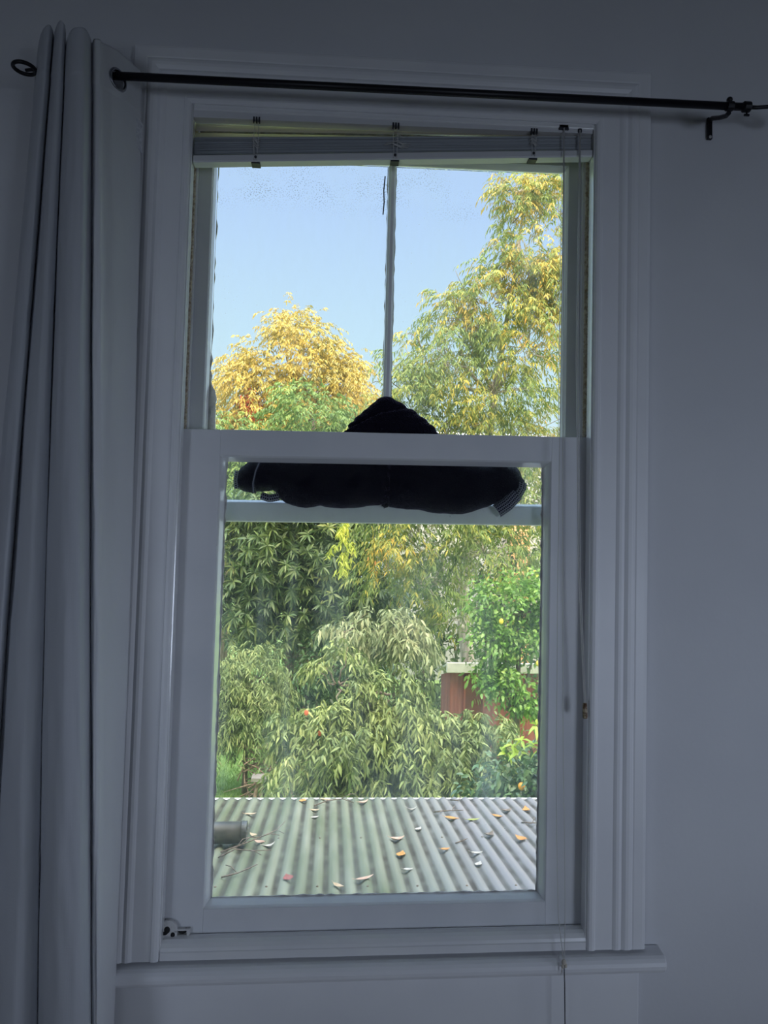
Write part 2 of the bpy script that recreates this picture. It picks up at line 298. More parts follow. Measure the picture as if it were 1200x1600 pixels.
M['twig'] = noise_mat('grey_twig', (.09, .07, .06), (.22, .18, .15), 60, .9)
def roof_mat():
    m, t, b = mat('weathered_corrugated_iron', (.3, .34, .3), .8, 0, .15)
    co = nd(t, 'ShaderNodeTexCoord'); sp = nd(t, 'ShaderNodeSeparateXYZ'); t.links.new(co.outputs['Object'], sp.inputs[0])
    n = nd(t, 'ShaderNodeTexNoise'); n.inputs['Scale'].default_value = 1.0; n.inputs['Detail'].default_value = 8
    mp = nd(t, 'ShaderNodeMapping'); mp.inputs['Scale'].default_value = (7, 1.2, 1); t.links.new(co.outputs['Object'], mp.inputs[0]); t.links.new(mp.outputs[0], n.inputs['Vector'])
    r = nd(t, 'ShaderNodeValToRGB'); r.color_ramp.elements[0].position = .32; r.color_ramp.elements[1].position = .68
    r.color_ramp.elements[0].color = (.105, .13, .08, 1); r.color_ramp.elements[1].color = (.22, .24, .19, 1)
    t.links.new(n.outputs[0], r.inputs[0])
    # the right-hand sheets are a greyer metal
    mr2 = nd(t, 'ShaderNodeMapRange'); mr2.inputs[1].default_value = .15; mr2.inputs[2].default_value = .75; t.links.new(sp.outputs['X'], mr2.inputs[0])
    mix = nd(t, 'ShaderNodeMixRGB'); mix.inputs[2].default_value = (.225, .225, .235, 1); t.links.new(mr2.outputs[0], mix.inputs[0]); t.links.new(r.outputs[0], mix.inputs[1])
    # the sheet colour is darker in the valleys
    w = nd(t, 'ShaderNodeMapRange'); w.inputs[1].default_value = -.007; w.inputs[2].default_value = .001; w.inputs[3].default_value = .9; w.inputs[4].default_value = 0
    at_ = nd(t, 'ShaderNodeAttribute'); at_.attribute_name = 'wave'; t.links.new(at_.outputs['Fac'], w.inputs[0])
    n4 = nd(t, 'ShaderNodeTexNoise'); n4.inputs['Scale'].default_value = 9; n4.inputs['Detail'].default_value = 6; t.links.new(co.outputs['Object'], n4.inputs['Vector'])
    mm = nd(t, 'ShaderNodeMath', operation='MULTIPLY'); t.links.new(w.outputs[0], mm.inputs[0])
    r4 = nd(t, 'ShaderNodeMapRange'); r4.inputs[1].default_value = .3; r4.inputs[2].default_value = .6; r4.inputs[3].default_value = .55; t.links.new(n4.outputs[0], r4.inputs[0]); t.links.new(r4.outputs[0], mm.inputs[1])
    mix2 = nd(t, 'ShaderNodeMixRGB'); mix2.inputs[2].default_value = (.04, .036, .03, 1); t.links.new(mm.outputs[0], mix2.inputs[0]); t.links.new(mix.outputs[0], mix2.inputs[1])
    t.links.new(mix2.outputs[0], b.inputs['Base Color'])
    bp = nd(t, 'ShaderNodeBump'); bp.inputs['Strength'].default_value = .3; bp.inputs['Distance'].default_value = .004; t.links.new(n4.outputs[0], bp.inputs['Height']); t.links.new(bp.outputs[0], b.inputs['Normal'])
    return m
M['iron'] = roof_mat()

# ------------------------------------------------------------------ mesh helpers
def rack(v):
    """the old window hangs a little out of square"""
    x, y, z = v
    return (x + .0028*(z-1.65), y, z + .0115*x)
class MB:
    def __init__(s): s.v = []; s.f = []; s.uv = None
    def add(s, verts, faces):
        o = len(s.v); s.v += [tuple(p) for p in verts]; s.f += [tuple(i+o for i in f) for f in faces]
    def box(s, x0, x1, y0, y1, z0, z1):
        s.add([(x0, y0, z0), (x1, y0, z0), (x1, y1, z0), (x0, y1, z0), (x0, y0, z1), (x1, y0, z1), (x1, y1, z1), (x0, y1, z1)],
              [(0, 3, 2, 1), (4, 5, 6, 7), (0, 1, 5, 4), (1, 2, 6, 5), (2, 3, 7, 6), (3, 0, 4, 7)]); return s
    def tube(s, pts, r, n=8, cap=True):
        pts = [Vector(p) for p in pts]; rr = r if isinstance(r, (list, tuple)) else [r]*len(pts)
        o = len(s.v); ref = None
        for i, p in enumerate(pts):
            d = (pts[min(i+1, len(pts)-1)] - pts[max(i-1, 0)]).normalized()
            if ref is None: ref = d.orthogonal().normalized()
            a = (ref - d*ref.dot(d)).normalized(); ref = a; b = d.cross(a)
            for k in range(n):
                t = 2*PI*k/n; s.v.append(tuple(p + (a*math.cos(t)+b*math.sin(t))*rr[i]))
        for i in range(len(pts)-1):
            for k in range(n):
                k2 = (k+1) % n; s.f.append((o+i*n+k, o+i*n+k2, o+(i+1)*n+k2, o+(i+1)*n+k))
        if cap:
            s.f.append(tuple(o+k for k in reversed(range(n)))); e = o+(len(pts)-1)*n; s.f.append(tuple(e+k for k in range(n)))
        return s
    def ell(s, c, r, nu=20, nv=12):
        o = len(s.v)
        for j in range(nv+1):
            th = PI*j/nv
            for i in range(nu):
                ph = 2*PI*i/nu
                s.v.append((c[0]+r[0]*math.sin(th)*math.cos(ph), c[1]+r[1]*math.sin(th)*math.sin(ph), c[2]+r[2]*math.cos(th)))
        for j in range(nv):
            for i in range(nu):
                i2 = (i+1) % nu; s.f.append((o+j*nu+i, o+(j+1)*nu+i, o+(j+1)*nu+i2, o+j*nu+i2))
        return s
    def torus(s, c, R, r, ax, nu=40, nv=12):
        ax = Vector(ax).normalized(); a = ax.orthogonal().normalized(); b = ax.cross(a); c = Vector(c); o = len(s.v)
        for i in range(nu):
            t = 2*PI*i/nu; d = a*math.cos(t)+b*math.sin(t)
            for j in range(nv):
                q = 2*PI*j/nv; s.v.append(tuple(c + d*(R+r*math.cos(q)) + ax*r*math.sin(q)))
        for i in range(nu):
            for j in range(nv):
                i2, j2 = (i+1) % nu, (j+1) % nv; s.f.append((o+i*nv+j, o+i2*nv+j, o+i2*nv+j2, o+i*nv+j2))
        return s
    def prism(s, prof, path_a, path_b):
        """closed profile of (p, q) swept between two lists of 3d points of the same length"""
        n = len(path_a); s.add(list(path_a)+list(path_b), [tuple(reversed(range(n))), tuple(range(n, 2*n))] + [(i, (i+1) % n, n+(i+1) % n, n+i) for i in range(n)]); return s
    def build(s, name, material, parent=None, smooth=False, warp=False, bevel=0, mats=None):
        me = bpy.data.meshes.new(name); v = [rack(p) for p in s.v] if warp else s.v
        if parent is not None and parent.location.length > 0:
            L = parent.location; v = [(p[0]-L.x, p[1]-L.y, p[2]-L.z) for p in v]
        me.from_pydata(v, [], s.f); me.update()
        o = bpy.data.objects.new(name, me); C.objects.link(o)
        for m_ in ([material] if mats is None else mats): me.materials.append(m_)
        if parent is not None: o.parent = parent
        if smooth:
            for p in me.polygons: p.use_smooth = True
        if bevel:
            b = o.modifiers.new('bevel', 'BEVEL'); b.width = bevel; b.segments = 2; b.limit_method = 'ANGLE'
        return o
def empty(name, loc=(0, 0, 0)):
    o = bpy.data.objects.new(name, None); C.objects.link(o); o.location = loc; o.empty_display_size = .1; return o
def tag(o, label=None, cat=None, group=None, kind=None):
    if label: o['label'] = label
    if cat: o['category'] = cat
    if group: o['group'] = group
    if kind: o['kind'] = kind
    return o
def struct(o, label, cat): return tag(o, label, cat, None, 'structure')

# ------------------------------------------------------------------ setting: room shell
XL, XR, YB, ZC = -3.2, 3.3, -4.6, 3.25
w = MB()
hx0, hx1, hz0, hz1, T = -.505, .505, .60, 2.605, .17
def panel(y0, y1, x0, x1, z0, z1):
    w.box(x0, hx0, y0, y1, z0, z1); w.box(hx1, x1, y0, y1, z0, z1); w.box(hx0, hx1, y0, y1, z0, hz0); w.box(hx0, hx1, y0, y1, hz1, z1)
panel(0, .10, XL, XR, 0, ZC)
struct(w.build('wall_front', M['wall']), 'pale painted wall around the sash window', 'wall')
w = MB(); panel(.101, T, -14, 14, -2.6, 6.4)
struct(w.build('wall_outside', M['brick']), 'brick outer skin of the house around the window', 'wall')
struct(MB().box(XL-.1, XL, YB, 0, 0, ZC).build('wall_left', M['wall']), 'pale painted side wall left of the window', 'wall')
struct(MB().box(XR, XR+.1, YB, 0, 0, ZC).build('wall_right', M['wall']), 'pale painted side wall right of the window', 'wall')
struct(MB().box(XL, XR, YB-.1, YB, 0, ZC).build('wall_back', M['wall']), 'pale painted wall behind the camera', 'wall')
struct(MB().box(XL-.1, XR+.1, YB-.1, .1, -.1, 0).build('floor', M['floor']), 'brown floor boards of the room', 'floor')
struct(MB().box(XL-.1, XR+.1, YB-.1, .1, ZC, ZC+.1).build('ceiling', M['ceil']), 'white painted ceiling of the room', 'ceiling')

# architrave: moulded profile run around three sides with mitred corners
prof = [(0, -.004), (0, -.020), (.003, -.027), (.009, -.030), (.015, -.028), (.017, -.022), (.055, -.022), (.058, -.026), (.062, -.030), (.068, -.031), (.072, -.027), (.075, -.024),
        (.078, -.028), (.083, -.033), (.090, -.034), (.096, -.030), (.100, -.025), (.103, -.027), (.122, -.027), (.128, -.024), (.130, -.018), (.130, -.001), (0.02, -.001)]
a = MB(); n = len(prof); IX, ZT, ZB = .462, 2.562, .698
pts = []
prof = [(u, (-.024+(y+.024)*.42 if y < -.01 else y)) for u, y in prof]
for cx, cz, sx, sz in ((-IX, ZB, -1, 0), (-IX, ZT, -1, 1), (IX, ZT, 1, 1), (IX, ZB, 1, 0)):
    pts.append([(cx+sx*u, y, cz+sz*u) for u, y in prof])
for i in range(3): a.prism(prof, pts[i], pts[i+1])
t1 = a.build('trim_1', M['gloss'], warp=True)
struct(t1, 'moulded white architrave framing the window', 'architrave')

# window board and apron
s = MB(); prof = []
for k in range(9):
    q = -PI/2 + PI*k/8; prof.append((-.028-.020*math.cos(q), .672+.020*math.sin(q)))
prof += [(-.001, .696), (-.001, .652)]
s.prism(prof, [(-.60, y, z) for y, z in prof], [(.632, y, z) for y, z in prof])
for k in range(5):   # rounded return of the nosing
    pass
t2 = struct(s.build('trim_2', M['gloss'], warp=True, smooth=False, bevel=.004), 'round nosed white window board under the window', 'window sill')
MB().box(-.575, .585, -.010, -.0005, .45, .655).build('apron', M['gloss'], t2, warp=True, bevel=.003)

# ------------------------------------------------------------------ the sash window
win = struct(empty('window_1', (0, 0, 0)), 'old white double hung sash window with two sashes', 'window')
f = MB()   # box frame: pulley stiles, head, sills
f.box(-.504, -.470, -.001, .16, .66, 2.60).box(.470, .504, -.001, .16, .66, 2.60).box(-.470, .470, -.001, .16, 2.564, 2.60)
frame = f.build('frame', M['jamb'], win, warp=True)
b = MB().box(-.472, -.4585, -.019, .013, .700, 2.563).box(.4585, .472, -.019, .013, .700, 2.563).box(-.4585, .4585, -.019, .013, 2.550, 2.563)
sb = b.build('staff_bead', M['edge'], win, warp=True, bevel=.003)
bbd = MB(); pr_ = [(.013, .6985), (.013, .735), (.004, .736), (-.006, .7345), (-.014, .730), (-.019, .7225), (-.0205, .716), (-.0225, .7145), (-.0225, .6985)]
bbd.prism(None, [(-.4590, y, z) for y, z in pr_], [(.4590, y, z) for y, z in pr_]); bbd.build('bottom_bead', M['edge'], win, warp=True)
MB().box(-.47, -.4585, .058, .071, .70, 2.56).box(.4585, .47, .058, .071, .70, 2.56).build('parting_bead', M['edge'], win, warp=True, bevel=.002)
osl = MB(); pr_ = [(.0005, .7), (.014, .712), (.06, .712), (.215, .668), (.215, .602), (.0005, .602)]
osl.prism(None, [(-.503, y, z) for y, z in pr_], [(.503, y, z) for y, z in pr_]); osl.build('outer_sill', M['peel'], win, warp=True)
MB().box(-.504, -.452, .118, .15, .70, 2.56).box(.452, .504, .118, .15, .70, 2.56).box(-.452, .452, .118, .15, 2.53, 2.60).build('outer_lining', M['peel'], win, warp=True)
# lifted, flaking skin on the outer lining at the left
random.seed(4)
pl = MB(); ring = []
edge = [(1.80, -.402), (1.84, -.4025), (1.868, -.4045), (1.88, -.4035), (1.905, -.4055), (1.915, -.402), (1.925, -.4045), (1.937, -.407), (1.945, -.4125), (1.958, -.4165), (1.972, -.414), (1.984, -.4185), (2.02, -.4200), (2.05, -.4215), (2.08, -.4275)]
loop = [(-.449, z) for z, x in edge]
for y in (.1005, .1035): ring.append([(x, y, z) for z, x in edge] + [(-.449, y, z) for z, x in reversed(edge)])
pl.prism(None, ring[0], ring[1]); pl.build('peeling_paint', M['peel'], win)
# left and right sash ropes in the inner track
for sx in (-1, 1):
    rp_ = MB()
    for k in range(3):
        rp_.tube([(sx*.462+.0022*math.cos(z*260+k*2.1), .036+.0022*math.sin(z*260+k*2.1), z) for z in np.arange(1.838, 2.55, .006)], .0026, 6)
    rp_.build('sash_cord', M['rope'], win, smooth=True, warp=True)

def ovolo_frame(mb, x0, x1, z0, z1, y0, y1, d, sides='lrtb'):
    """sloping moulding just inside an opening: from the face (y0) at the edge to depth y1, d inwards"""
    A = [(x0, z0), (x1, z0), (x1, z1), (x0, z1)]; B = [(x0+d, z0+d), (x1-d, z0+d), (x1-d, z1-d), (x0+d, z1-d)]
    steps = [(0, 0), (.10, .06), (.30, .20), (.62, .55), (1, 1)]
    rings = []
    for fi, fy in steps:
        rings.append([(a_[0]+(b_[0]-a_[0])*fi, y0+(y1-y0)*fy, a_[1]+(b_[1]-a_[1])*fi) for a_, b_ in zip(A, B)])
    for r0, r1 in zip(rings[:-1], rings[1:]):
        for i in range(4):
            j = (i+1) % 4; mb.add([r0[i], r0[j], r1[j], r1[i]], [(0, 1, 2, 3)])

# lower sash (inner)
ls = empty('lower_sash'); ls.parent = win
SY0, SY1 = .016, .056
MB().box(-.468, -.378, SY0, SY1, .716, 1.836).build('stile', M['sashpaint'], ls, warp=True, bevel=.002)
MB().box(.378, .468, SY0, SY1, .716, 1.836).build('stile', M['sashpaint'], ls, warp=True, bevel=.002)
MB().box(-.3785, .3785, SY0, SY1, 1.778, 1.836).build('meeting_rail', M['sashpaint'], ls, warp=True, bevel=.0015)
MB().box(-.3785, .3785, SY0, SY1, .716, .786).build('bottom_rail', M['sashpaint'], ls, warp=True, bevel=.0015)
g = MB(); ovolo_frame(g, -.378, .378, .786, 1.778, SY0+.001, .045, .0115)
g.build('glazing_moulding', M['edge'], ls, warp=True)
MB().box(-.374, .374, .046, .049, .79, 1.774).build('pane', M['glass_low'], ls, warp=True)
# thin putty line against the glass
def ragged(x0, z0, x1, z1, y, wmin, wmax, nx, nz, step=.012, seed=1):
    """ragged strip of putty along an edge; (nx, nz) points towards the glass"""
    rnd = random.Random(seed); L = math.hypot(x1-x0, z1-z0); n_ = max(3, int(L/step)); A = []; B = []
    for i in range(n_+1):
        t_ = i/n_; wv = wmin + (wmax-wmin)*max(0, rnd.random()*1.5-.5)
        A.append((x0+(x1-x0)*t_, z0+(z1-z0)*t_)); B.append((A[-1][0]+nx*wv, A[-1][1]+nz*wv))
    lp = A + B[::-1]; mb = MB(); o = len(lp)
    mb.add([(x, y, z) for x, z in lp] + [(x, y+.003, z) for x, z in lp],
           [(i, i+1, 2*n_-i, 2*n_+1-i) for i in range(n_)] + [(o+i+1, o+i, o+2*n_+1-i, o+2*n_-i) for i in range(n_)] + [(i, (i+1) % o, o+(i+1) % o, o+i) for i in range(o)])
    return mb
for k, (x0, z0, x1, z1, nx, nz) in enumerate(((-.366, .797, -.366, 1.766, 1, 0), (.366, .797, .366, 1.766, -1, 0), (-.366, .797, .366, .797, 0, 1))):
    ragged(x0, z0, x1, z1, .0428, .0006, .0035, nx, nz, seed=k+5).build('putty', M['putty'], ls, warp=True)

# catch screwed in the bottom left corner of the lower sash
ct = empty('sash_catch'); ct.parent = ls
hb = MB(); hp = []
for k in range(13):
    q = -.25 + (PI+.3)*k/12; hp.append((-.449+.0195*math.cos(q), .748+.021*math.sin(q)))
hp = [(-.4305, .731)] + hp + [(-.4685, .731)]
hb.prism(None, [(x, .0135, z) for x, z in hp], [(x, .003, z) for x, z in hp])
hb.build('catch_body', M['rust'], ct, bevel=.0025, warp=True)
bb = MB(); bb.box(-.432, -.404, .006, .0155, .7315, .7365).box(-.432, -.404, .006, .0155, .745, .749).box(-.410, -.403, .005, .0155, .7315, .7495).box(-.432, -.404, .0135, .0155, .7365, .745)
bb.build('catch_bolt', M['rust'], ct, bevel=.0008, warp=True)
MB().ell((-.420, .0125, .7408), (.009, .0035, .0038)).build('bolt_slot', M['hole'], ct, smooth=True, warp=True)
MB().ell((-.451, .003, .7495), (.0065, .0015, .0075)).ell((-.457, .003, .7425), (.0075, .0015, .004)).build('catch_hollow', M['hole'], ct, smooth=True, warp=True)
MB().ell((-.4385, .003, .739), (.0046, .002, .0055)).build('catch_screw', M['hole'], ct, smooth=True, warp=True)

# upper sash (outer), slipped down a little
us = empty('upper_sash'); us.parent = win
UY0, UY1 = .073, .113
MB().box(-.468, -.428, UY0, UY1, 1.632, 2.535).build('stile', M['sashpaint'], us, warp=True, bevel=.002)
MB().box(.428, .468, UY0, UY1, 1.632, 2.535).build('stile', M['sashpaint'], us, warp=True, bevel=.002)
MB().box(-.4285, .4285, UY0, UY1, 2.510, 2.536).build('top_rail', M['sashpaint'], us, warp=True, bevel=.0015)
MB().box(-.4285, .4285, UY0, UY1, 1.632, 1.676).build('bottom_rail', M['sashpaint'], us, warp=True, bevel=.002)
g = MB(); ovolo_frame(g, -.428, .428, 1.676, 2.510, UY0+.003, .094, .007)
g.build('glazing_moulding', M['edge'], us, warp=True)
gb = MB()   # slender moulded glazing bar
pf = [(-.0045, UY0+.002), (-.0035, UY0), (.0035, UY0), (.0045, UY0+.002), (.0045, UY0+.010), (.009, UY0+.018), (.009, .096), (.005, .110), (-.005, .110), (-.009, .096), (-.009, UY0+.018), (-.0045, UY0+.010)]
gb.prism(None, [(x-.001, y, 1.674) for x, y in pf], [(x-.001, y, 2.499) for x, y in pf])
gb.build('glazing_bar', M['gloss'], us, warp=True)
MB().box(-.422, -.009, .0955, .0985, 1.672, 2.50).build('pane', M['glass_up'], us, warp=True)
MB().box(.007, .422, .0955, .0985, 1.672, 2.50).build('pane', M['glass_up'], us, warp=True)
for k, (x0, z0, x1, z1, nx, nz, wm) in enumerate(((-.420, 1.69, -.420, 2.50, 1, 0, .0055), (-.0105, 1.69, -.0105, 2.50, -1, 0, .003), (.0085, 1.69, .0085, 2.50, 1, 0, .003), (.420, 1.69, .420, 2.50, -1, 0, .002))):
    ragged(x0, z0, x1, z1, .0995, .0005, wm, nx, nz, .018, seed=k+20).build('putty', M['putty'], us, warp=True)
ct2 = MB().tube([(-.0165, .0945, 2.475), (-.019, .0945, 2.44), (-.0175, .0945, 2.41), (-.0195, .0945, 2.38)], .0016, 5)
ct2.build('cracked_putty', M['hole'], us)

# ------------------------------------------------------------------ venetian blind
bl = tag(empty('venetian_blind', (0, 0, 0)), 'raised white slatted blind bunched crookedly at the top of the window', 'blind')
def lerp(a_, b_, t_): return a_+(b_-a_)*t_
def zl(zL, zR, x): return lerp(zL, zR, (x+.456)/.917)
hr = MB(); pr_ = [(-.016, 0), (-.016, .026), (-.012, .030), (.016, .030), (.020, .026), (.020, 0)]
hr.prism(None, [(-.4565, y, 2.529+z) for y, z in pr_], [(.4585, y, 2.5475+z*.9) for y, z in pr_])
hrail = hr.build('headrail', M['rail'], bl, bevel=.001)
for x in (-.348, .343):
    MB().ell((x, -.016, zl(2.529, 2.5475, x)+.026), (.012, .003, .004)).build('bracket_dome', M['rail'], bl, smooth=True)
def slat(zL, zR, tiltL, tiltR, y, mat_, wdt=.0125, bow=0.0):
    mb = MB(); rows = []; nx = 12
    for i in range(nx+1):
        t_ = i/nx; x = lerp(-.4545, .4575, t_); zc = lerp(zL, zR, t_) - bow*math.sin(PI*t_); ti = lerp(tiltL, tiltR, t_)
        row = []
        for k in range(7):
            u = (k/6-.5)*2*wdt; crown = .0016*(1-(u/wdt)**2)
            row.append((x, y + u*math.cos(ti) - crown*math.sin(ti)*1, zc + u*math.sin(ti) + crown*math.cos(ti)))
        rows.append(row)
    for sgn in (0, 1): 
        pass
    V = [p for r_ in rows for p in r_]
    F = [(i*7+k, i*7+k+1, (i+1)*7+k+1, (i+1)*7+k) for i in range(nx) for k in range(6)]
    mb.add(V, F); o = mb.build('slat', mat_, bl, smooth=True)
    sm = o.modifiers.new('solid', 'SOLIDIFY'); sm.thickness = .0004
    return o
ns = 26
for k in range(ns):
    t_ = k/(ns-1); jz = random.uniform(-.0004, .0004)
    slat(lerp(2.4465, 2.4850, t_), lerp(2.5135, 2.5455, t_), random.uniform(-.06, .06), random.uniform(-.06, .06), .003+random.uniform(-.0012, .0012), M['slat'])
slat(2.4965, 2.5465, 1.05, .25, .004, M['looseslat'])
slat(2.5155, 2.5475, 1.15, .35, .002, M['looseslat'])
br = MB(); pr_ = [(-.0125, .003), (-.011, 0), (.013, 0), (.0145, .003), (.0145, .0145), (.013, .017), (-.011, .017), (-.0125, .0145)]
br.prism(None, [(-.4545, y, 2.427+z) for y, z in pr_], [(.4595, y, 2.4945+z) for y, z in pr_])
brail = br.build('bottom_rail', M['rail'], bl, bevel=.0008)
for x in (-.316, -.001, .320):
    zb, zt = zl(2.427, 2.4945, x), zl(2.529, 2.5475, x)
    lc = MB()
    for dx in (-.004, .004):
        for yy in (-.0145, .0175):
            lc.tube([(x+dx, yy, zt+.002), (x+dx*1.3, yy-.001, (zb+zt)/2+.012), (x+dx*.8, yy, zb+.001)], .0007, 5)
    # loops of slack ladder cord bunched against the slats
    rnd = random.Random(int(x*1000)+9)
    for q in range(9):
        z0 = zb+.026+rnd.random()*.026; wd = rnd.uniform(.004, .011 if abs(x) > .1 else .03)
        sh = rnd.uniform(0, .02) if abs(x) < .1 else 0
        lc.tube([(x-wd+sh, -.0135, z0), (x-wd*.4+sh, -.0165, z0+.004), (x+wd*.4+sh, -.0165, z0-.003), (x+wd+sh, -.0135, z0+.002)], .0007, 5)
    lc.build('ladder_cord', M['cord'], bl, smooth=True)
    cl = MB()
    for dx in (-.006, 0, .006): cl.box(x+dx-.0018, x+dx+.0018, -.0175, -.010, zt-.006, zt+.006)
    cl.build('cord_guide', M['clip'], bl)
    MB().box(x-.010, x+.010, -.010, .012, zb-.0035, zb+.0005).ell((x, -.013, zb+.010), (.003, .002, .0035)).build('cord_button', M['clip'], bl, bevel=.001)
lk = MB().box(.377, .401, -.019, -.010, 2.551, 2.564).box(.376, .402, -.0185, -.012, 2.569, 2.5735)
lk.build('cord_lock', M['clip'], bl, bevel=.0015)
MB().box(.423, .432, -.0185, -.010, 2.547, 2.562).build('tilt_lock', M['clip'], bl, bevel=.001)
pc = MB()
pc.tube([(.389, -.019, 2.555), (.386, -.024, 2.0), (.3815, -.034, 1.5), (.380, -.042, 1.105), (.382, -.045, .953), (.386, -.049, .789), (.3970, -.052, .699)], .00085, 6)
pc.tube([(.390, -.019, 2.555), (.391, -.024, 2.0), (.393, -.034, 1.5), (.397, -.038, 1.105), (.4005, -.042, .95), (.401, -.049, .789), (.3990, -.052, .699)], .00085, 6)
pc.build('lift_cord', M['cord'], bl, smooth=True)
kn = MB().ell((.398, -.053, .695), (.0052, .0050, .0065), 12, 8).ell((.401, -.055, .689), (.0040, .0040, .0045), 12, 8).ell((.395, -.054, .687), (.0032, .0034, .0045), 12, 8)
kn.tube([(.393, -.055, .685), (.392, -.056, .676)], .0009, 5)
kn.build('cord_knot', M['knot'], bl, smooth=True)
MB().tube([(.398, -.053, .689), (.400, -.053, .65), (.402, -.052, .566), (.401, -.052, .40), (.403, -.05, .15)], .0011, 6).build('cord_tail', M['clip'], bl, smooth=True)
tcd = MB()
tcd.tube([(.4265, -.018, 2.553), (.4225, -.022, 2.016), (.430, -.030, 1.521), (.4435, -.035, 1.242)], .0011, 6)
tcd.tube([(.4285, -.018, 2.553), (.4262, -.022, 2.016), (.4335, -.030, 1.521), (.4465, -.035, 1.242)], .0011, 6)
tcd.build('tilt_cord', M['cord'], bl, smooth=True)
MB().tube([(.4445, -.0355, 1.242), (.4448, -.0355, 1.236), (.4452, -.0355, 1.222), (.4458, -.0355, 1.211), (.446, -.0355, 1.208)], [.0042, .0052, .0054, .0056, .0044], 14).build('tassel', M['tassel'], bl, smooth=True)

# ------------------------------------------------------------------ curtain rod
rod = tag(empty('curtain_rod', (0, 0, 0)), 'black iron curtain rod above the window carrying the pale curtain', 'curtain rod')
RL, RR = Vector((-.745, -.115, 2.547)), Vector((.775, -.115, 2.5705))
MB().tube([RL, RR], .0083, 20).build('pole', M['black'], rod, smooth=True)
ex = MB(); ax = (RR-RL).normalized()
ex.tube([RR-ax*.012, RR-ax*.010, RR+ax*.004, RR+ax*.006], [.0085, .0115, .0115, .0085], 20)
ex.build('collar', M['black'], rod, smooth=False)
ts = MB().tube([RR+Vector((-.003, 0, -.010)), RR+Vector((-.003, 0, -.017))], .0022, 8).box(RR.x-.009, RR.x+.003, RR.y-.0015, RR.y+.0015, RR.z-.0205, RR.z-.0165)
ts.build('thumb_screw', M['black'], rod)
def scroll(c, sx):
    """wrought loop lying flat, as a finial"""
    p = [Vector(c)]
    for k in range(25):
        q = -PI/2 + 2*PI*k/24*.93; p.append(Vector((c[0]+sx*(.034+.026*math.cos(q-PI/2+.4)), c[1]-.004+.030*math.sin(q-PI/2+.4), c[2]+.002*math.sin(q))))
    return MB().tube([Vector(c)-Vector((sx*.012, 0, 0))] + p[:1] + p[1:], .0042, 10)
MB().tube([RR, RR+Vector((.02, 0, .0003)), RR+Vector((.05, 0, .004)), RR+Vector((.09, 0, .006))], .0042, 12).build('finial_neck', M['black'], rod, smooth=True)
fin = MB(); cc = RR+Vector((.118, 0, .006))
fin.torus(cc, .028, .0042, (0, .2, 1)); fin.build('finial', M['black'], rod, smooth=True)
fin = MB(); cc = Vector((-.785, -.115, 2.553)); 
fin.torus(cc, .0215, .0040, (.04, -.02, 1)); fin.tube([cc+Vector((.000, .008, .001)), cc+Vector((.010, .004, .0)), cc+Vector((.021, .002, -.001)), RL], .0034, 8)
fin.build('finial', M['black'], rod, smooth=True)
for bx in (.733, -.700):
    tz = lerp(RL.z, RR.z, (bx-RL.x)/(RR.x-RL.x)); hx = bx+.012
    bk = MB().box(hx-.0055, hx+.0055, -.008, 0, tz-.012, tz+.040)
    bk.tube([(hx, -.004, tz+.034), (hx-.001, -.020, tz+.030), (bx+.006, -.062, tz+.006), (bx+.003, -.095, tz-.010), (bx, -.112, tz-.0135)], .0052, 10)
    bko = bk.build('bracket', M['black'], rod, bevel=.0008)
    cup = MB()
    cup.tube([(bx-.007, -.115, tz), (bx+.007, -.115, tz)], .0105, 18); cup.build('rod_cup', M['black'], bko, smooth=False)
    MB().ell((bx, -.115, tz+.0148), (.0066, .0066, .0062), 16, 10).tube([(bx, -.115, tz+.006), (bx, -.115, tz+.012)], .003, 8).build('clamp_screw', M['black'], bko, smooth=True)
    MB().ell((hx, -.0085, tz-.008), (.0036, .0016, .0040), 12, 8).build('wall_screw', M['steel'], bko, smooth=True)

# ------------------------------------------------------------------ curtain
prof3 = [(-0.789, -0.045, -0.829, -0.045, -0.861, -0.045), (-0.752, -0.120, -0.784, -0.130, -0.810, -0.130), (-0.725, -0.150, -0.751, -0.160, -0.771, -0.160), (-0.727, -0.120, -0.758, -0.120, -0.776, -0.120),
         (-0.755, -0.050, -0.785, -0.050, -0.804, -0.050), (-0.720, -0.130, -0.751, -0.130, -0.765, -0.130), (-0.696, -0.165, -0.704, -0.175, -0.695, -0.180), (-0.691, -0.150, -0.684, -0.150, -0.661, -0.150),
         (-0.728, -0.050, -0.720, -0.050, -0.694, -0.050), (-0.693, -0.140, -0.682, -0.150, -0.659, -0.150), (-0.662, -0.190, -0.642, -0.200, -0.608, -0.210), (-0.638, -0.195, -0.607, -0.205, -0.564, -0.215),
         (-0.635, -0.170, -0.601, -0.180, -0.553, -0.190), (-0.636, -0.160, -0.599, -0.165, -0.555, -0.170), (-0.637, -0.150, -0.598, -0.155, -0.557, -0.155), (-0.632, -0.158, -0.595, -0.160, -0.554, -0.160),
         (-0.627, -0.165, -0.588, -0.170, -0.549, -0.170), (-0.618, -0.158, -0.577, -0.165, -0.543, -0.165), (-0.620, -0.145, -0.580, -0.150, -0.545, -0.150), (-0.595, -0.113, -0.562, -0.113, -0.543, -0.110),
         (-0.565, -0.045, -0.547, -0.045, -0.545, -0.045)]
P3 = np.array(prof3).reshape(-1, 3, 2)
def quad_interp(t_):   # t: 0 at z=2.58, .5 at z=1.57, 1 at z=.65 ; mild extrapolation below
    L0 = 2*(t_-.5)*(t_-1); L1 = -4*t_*(t_-1); L2 = 2*t_*(t_-.5)
    return P3[:, 0]*L0 + P3[:, 1]*L1 + P3[:, 2]*L2
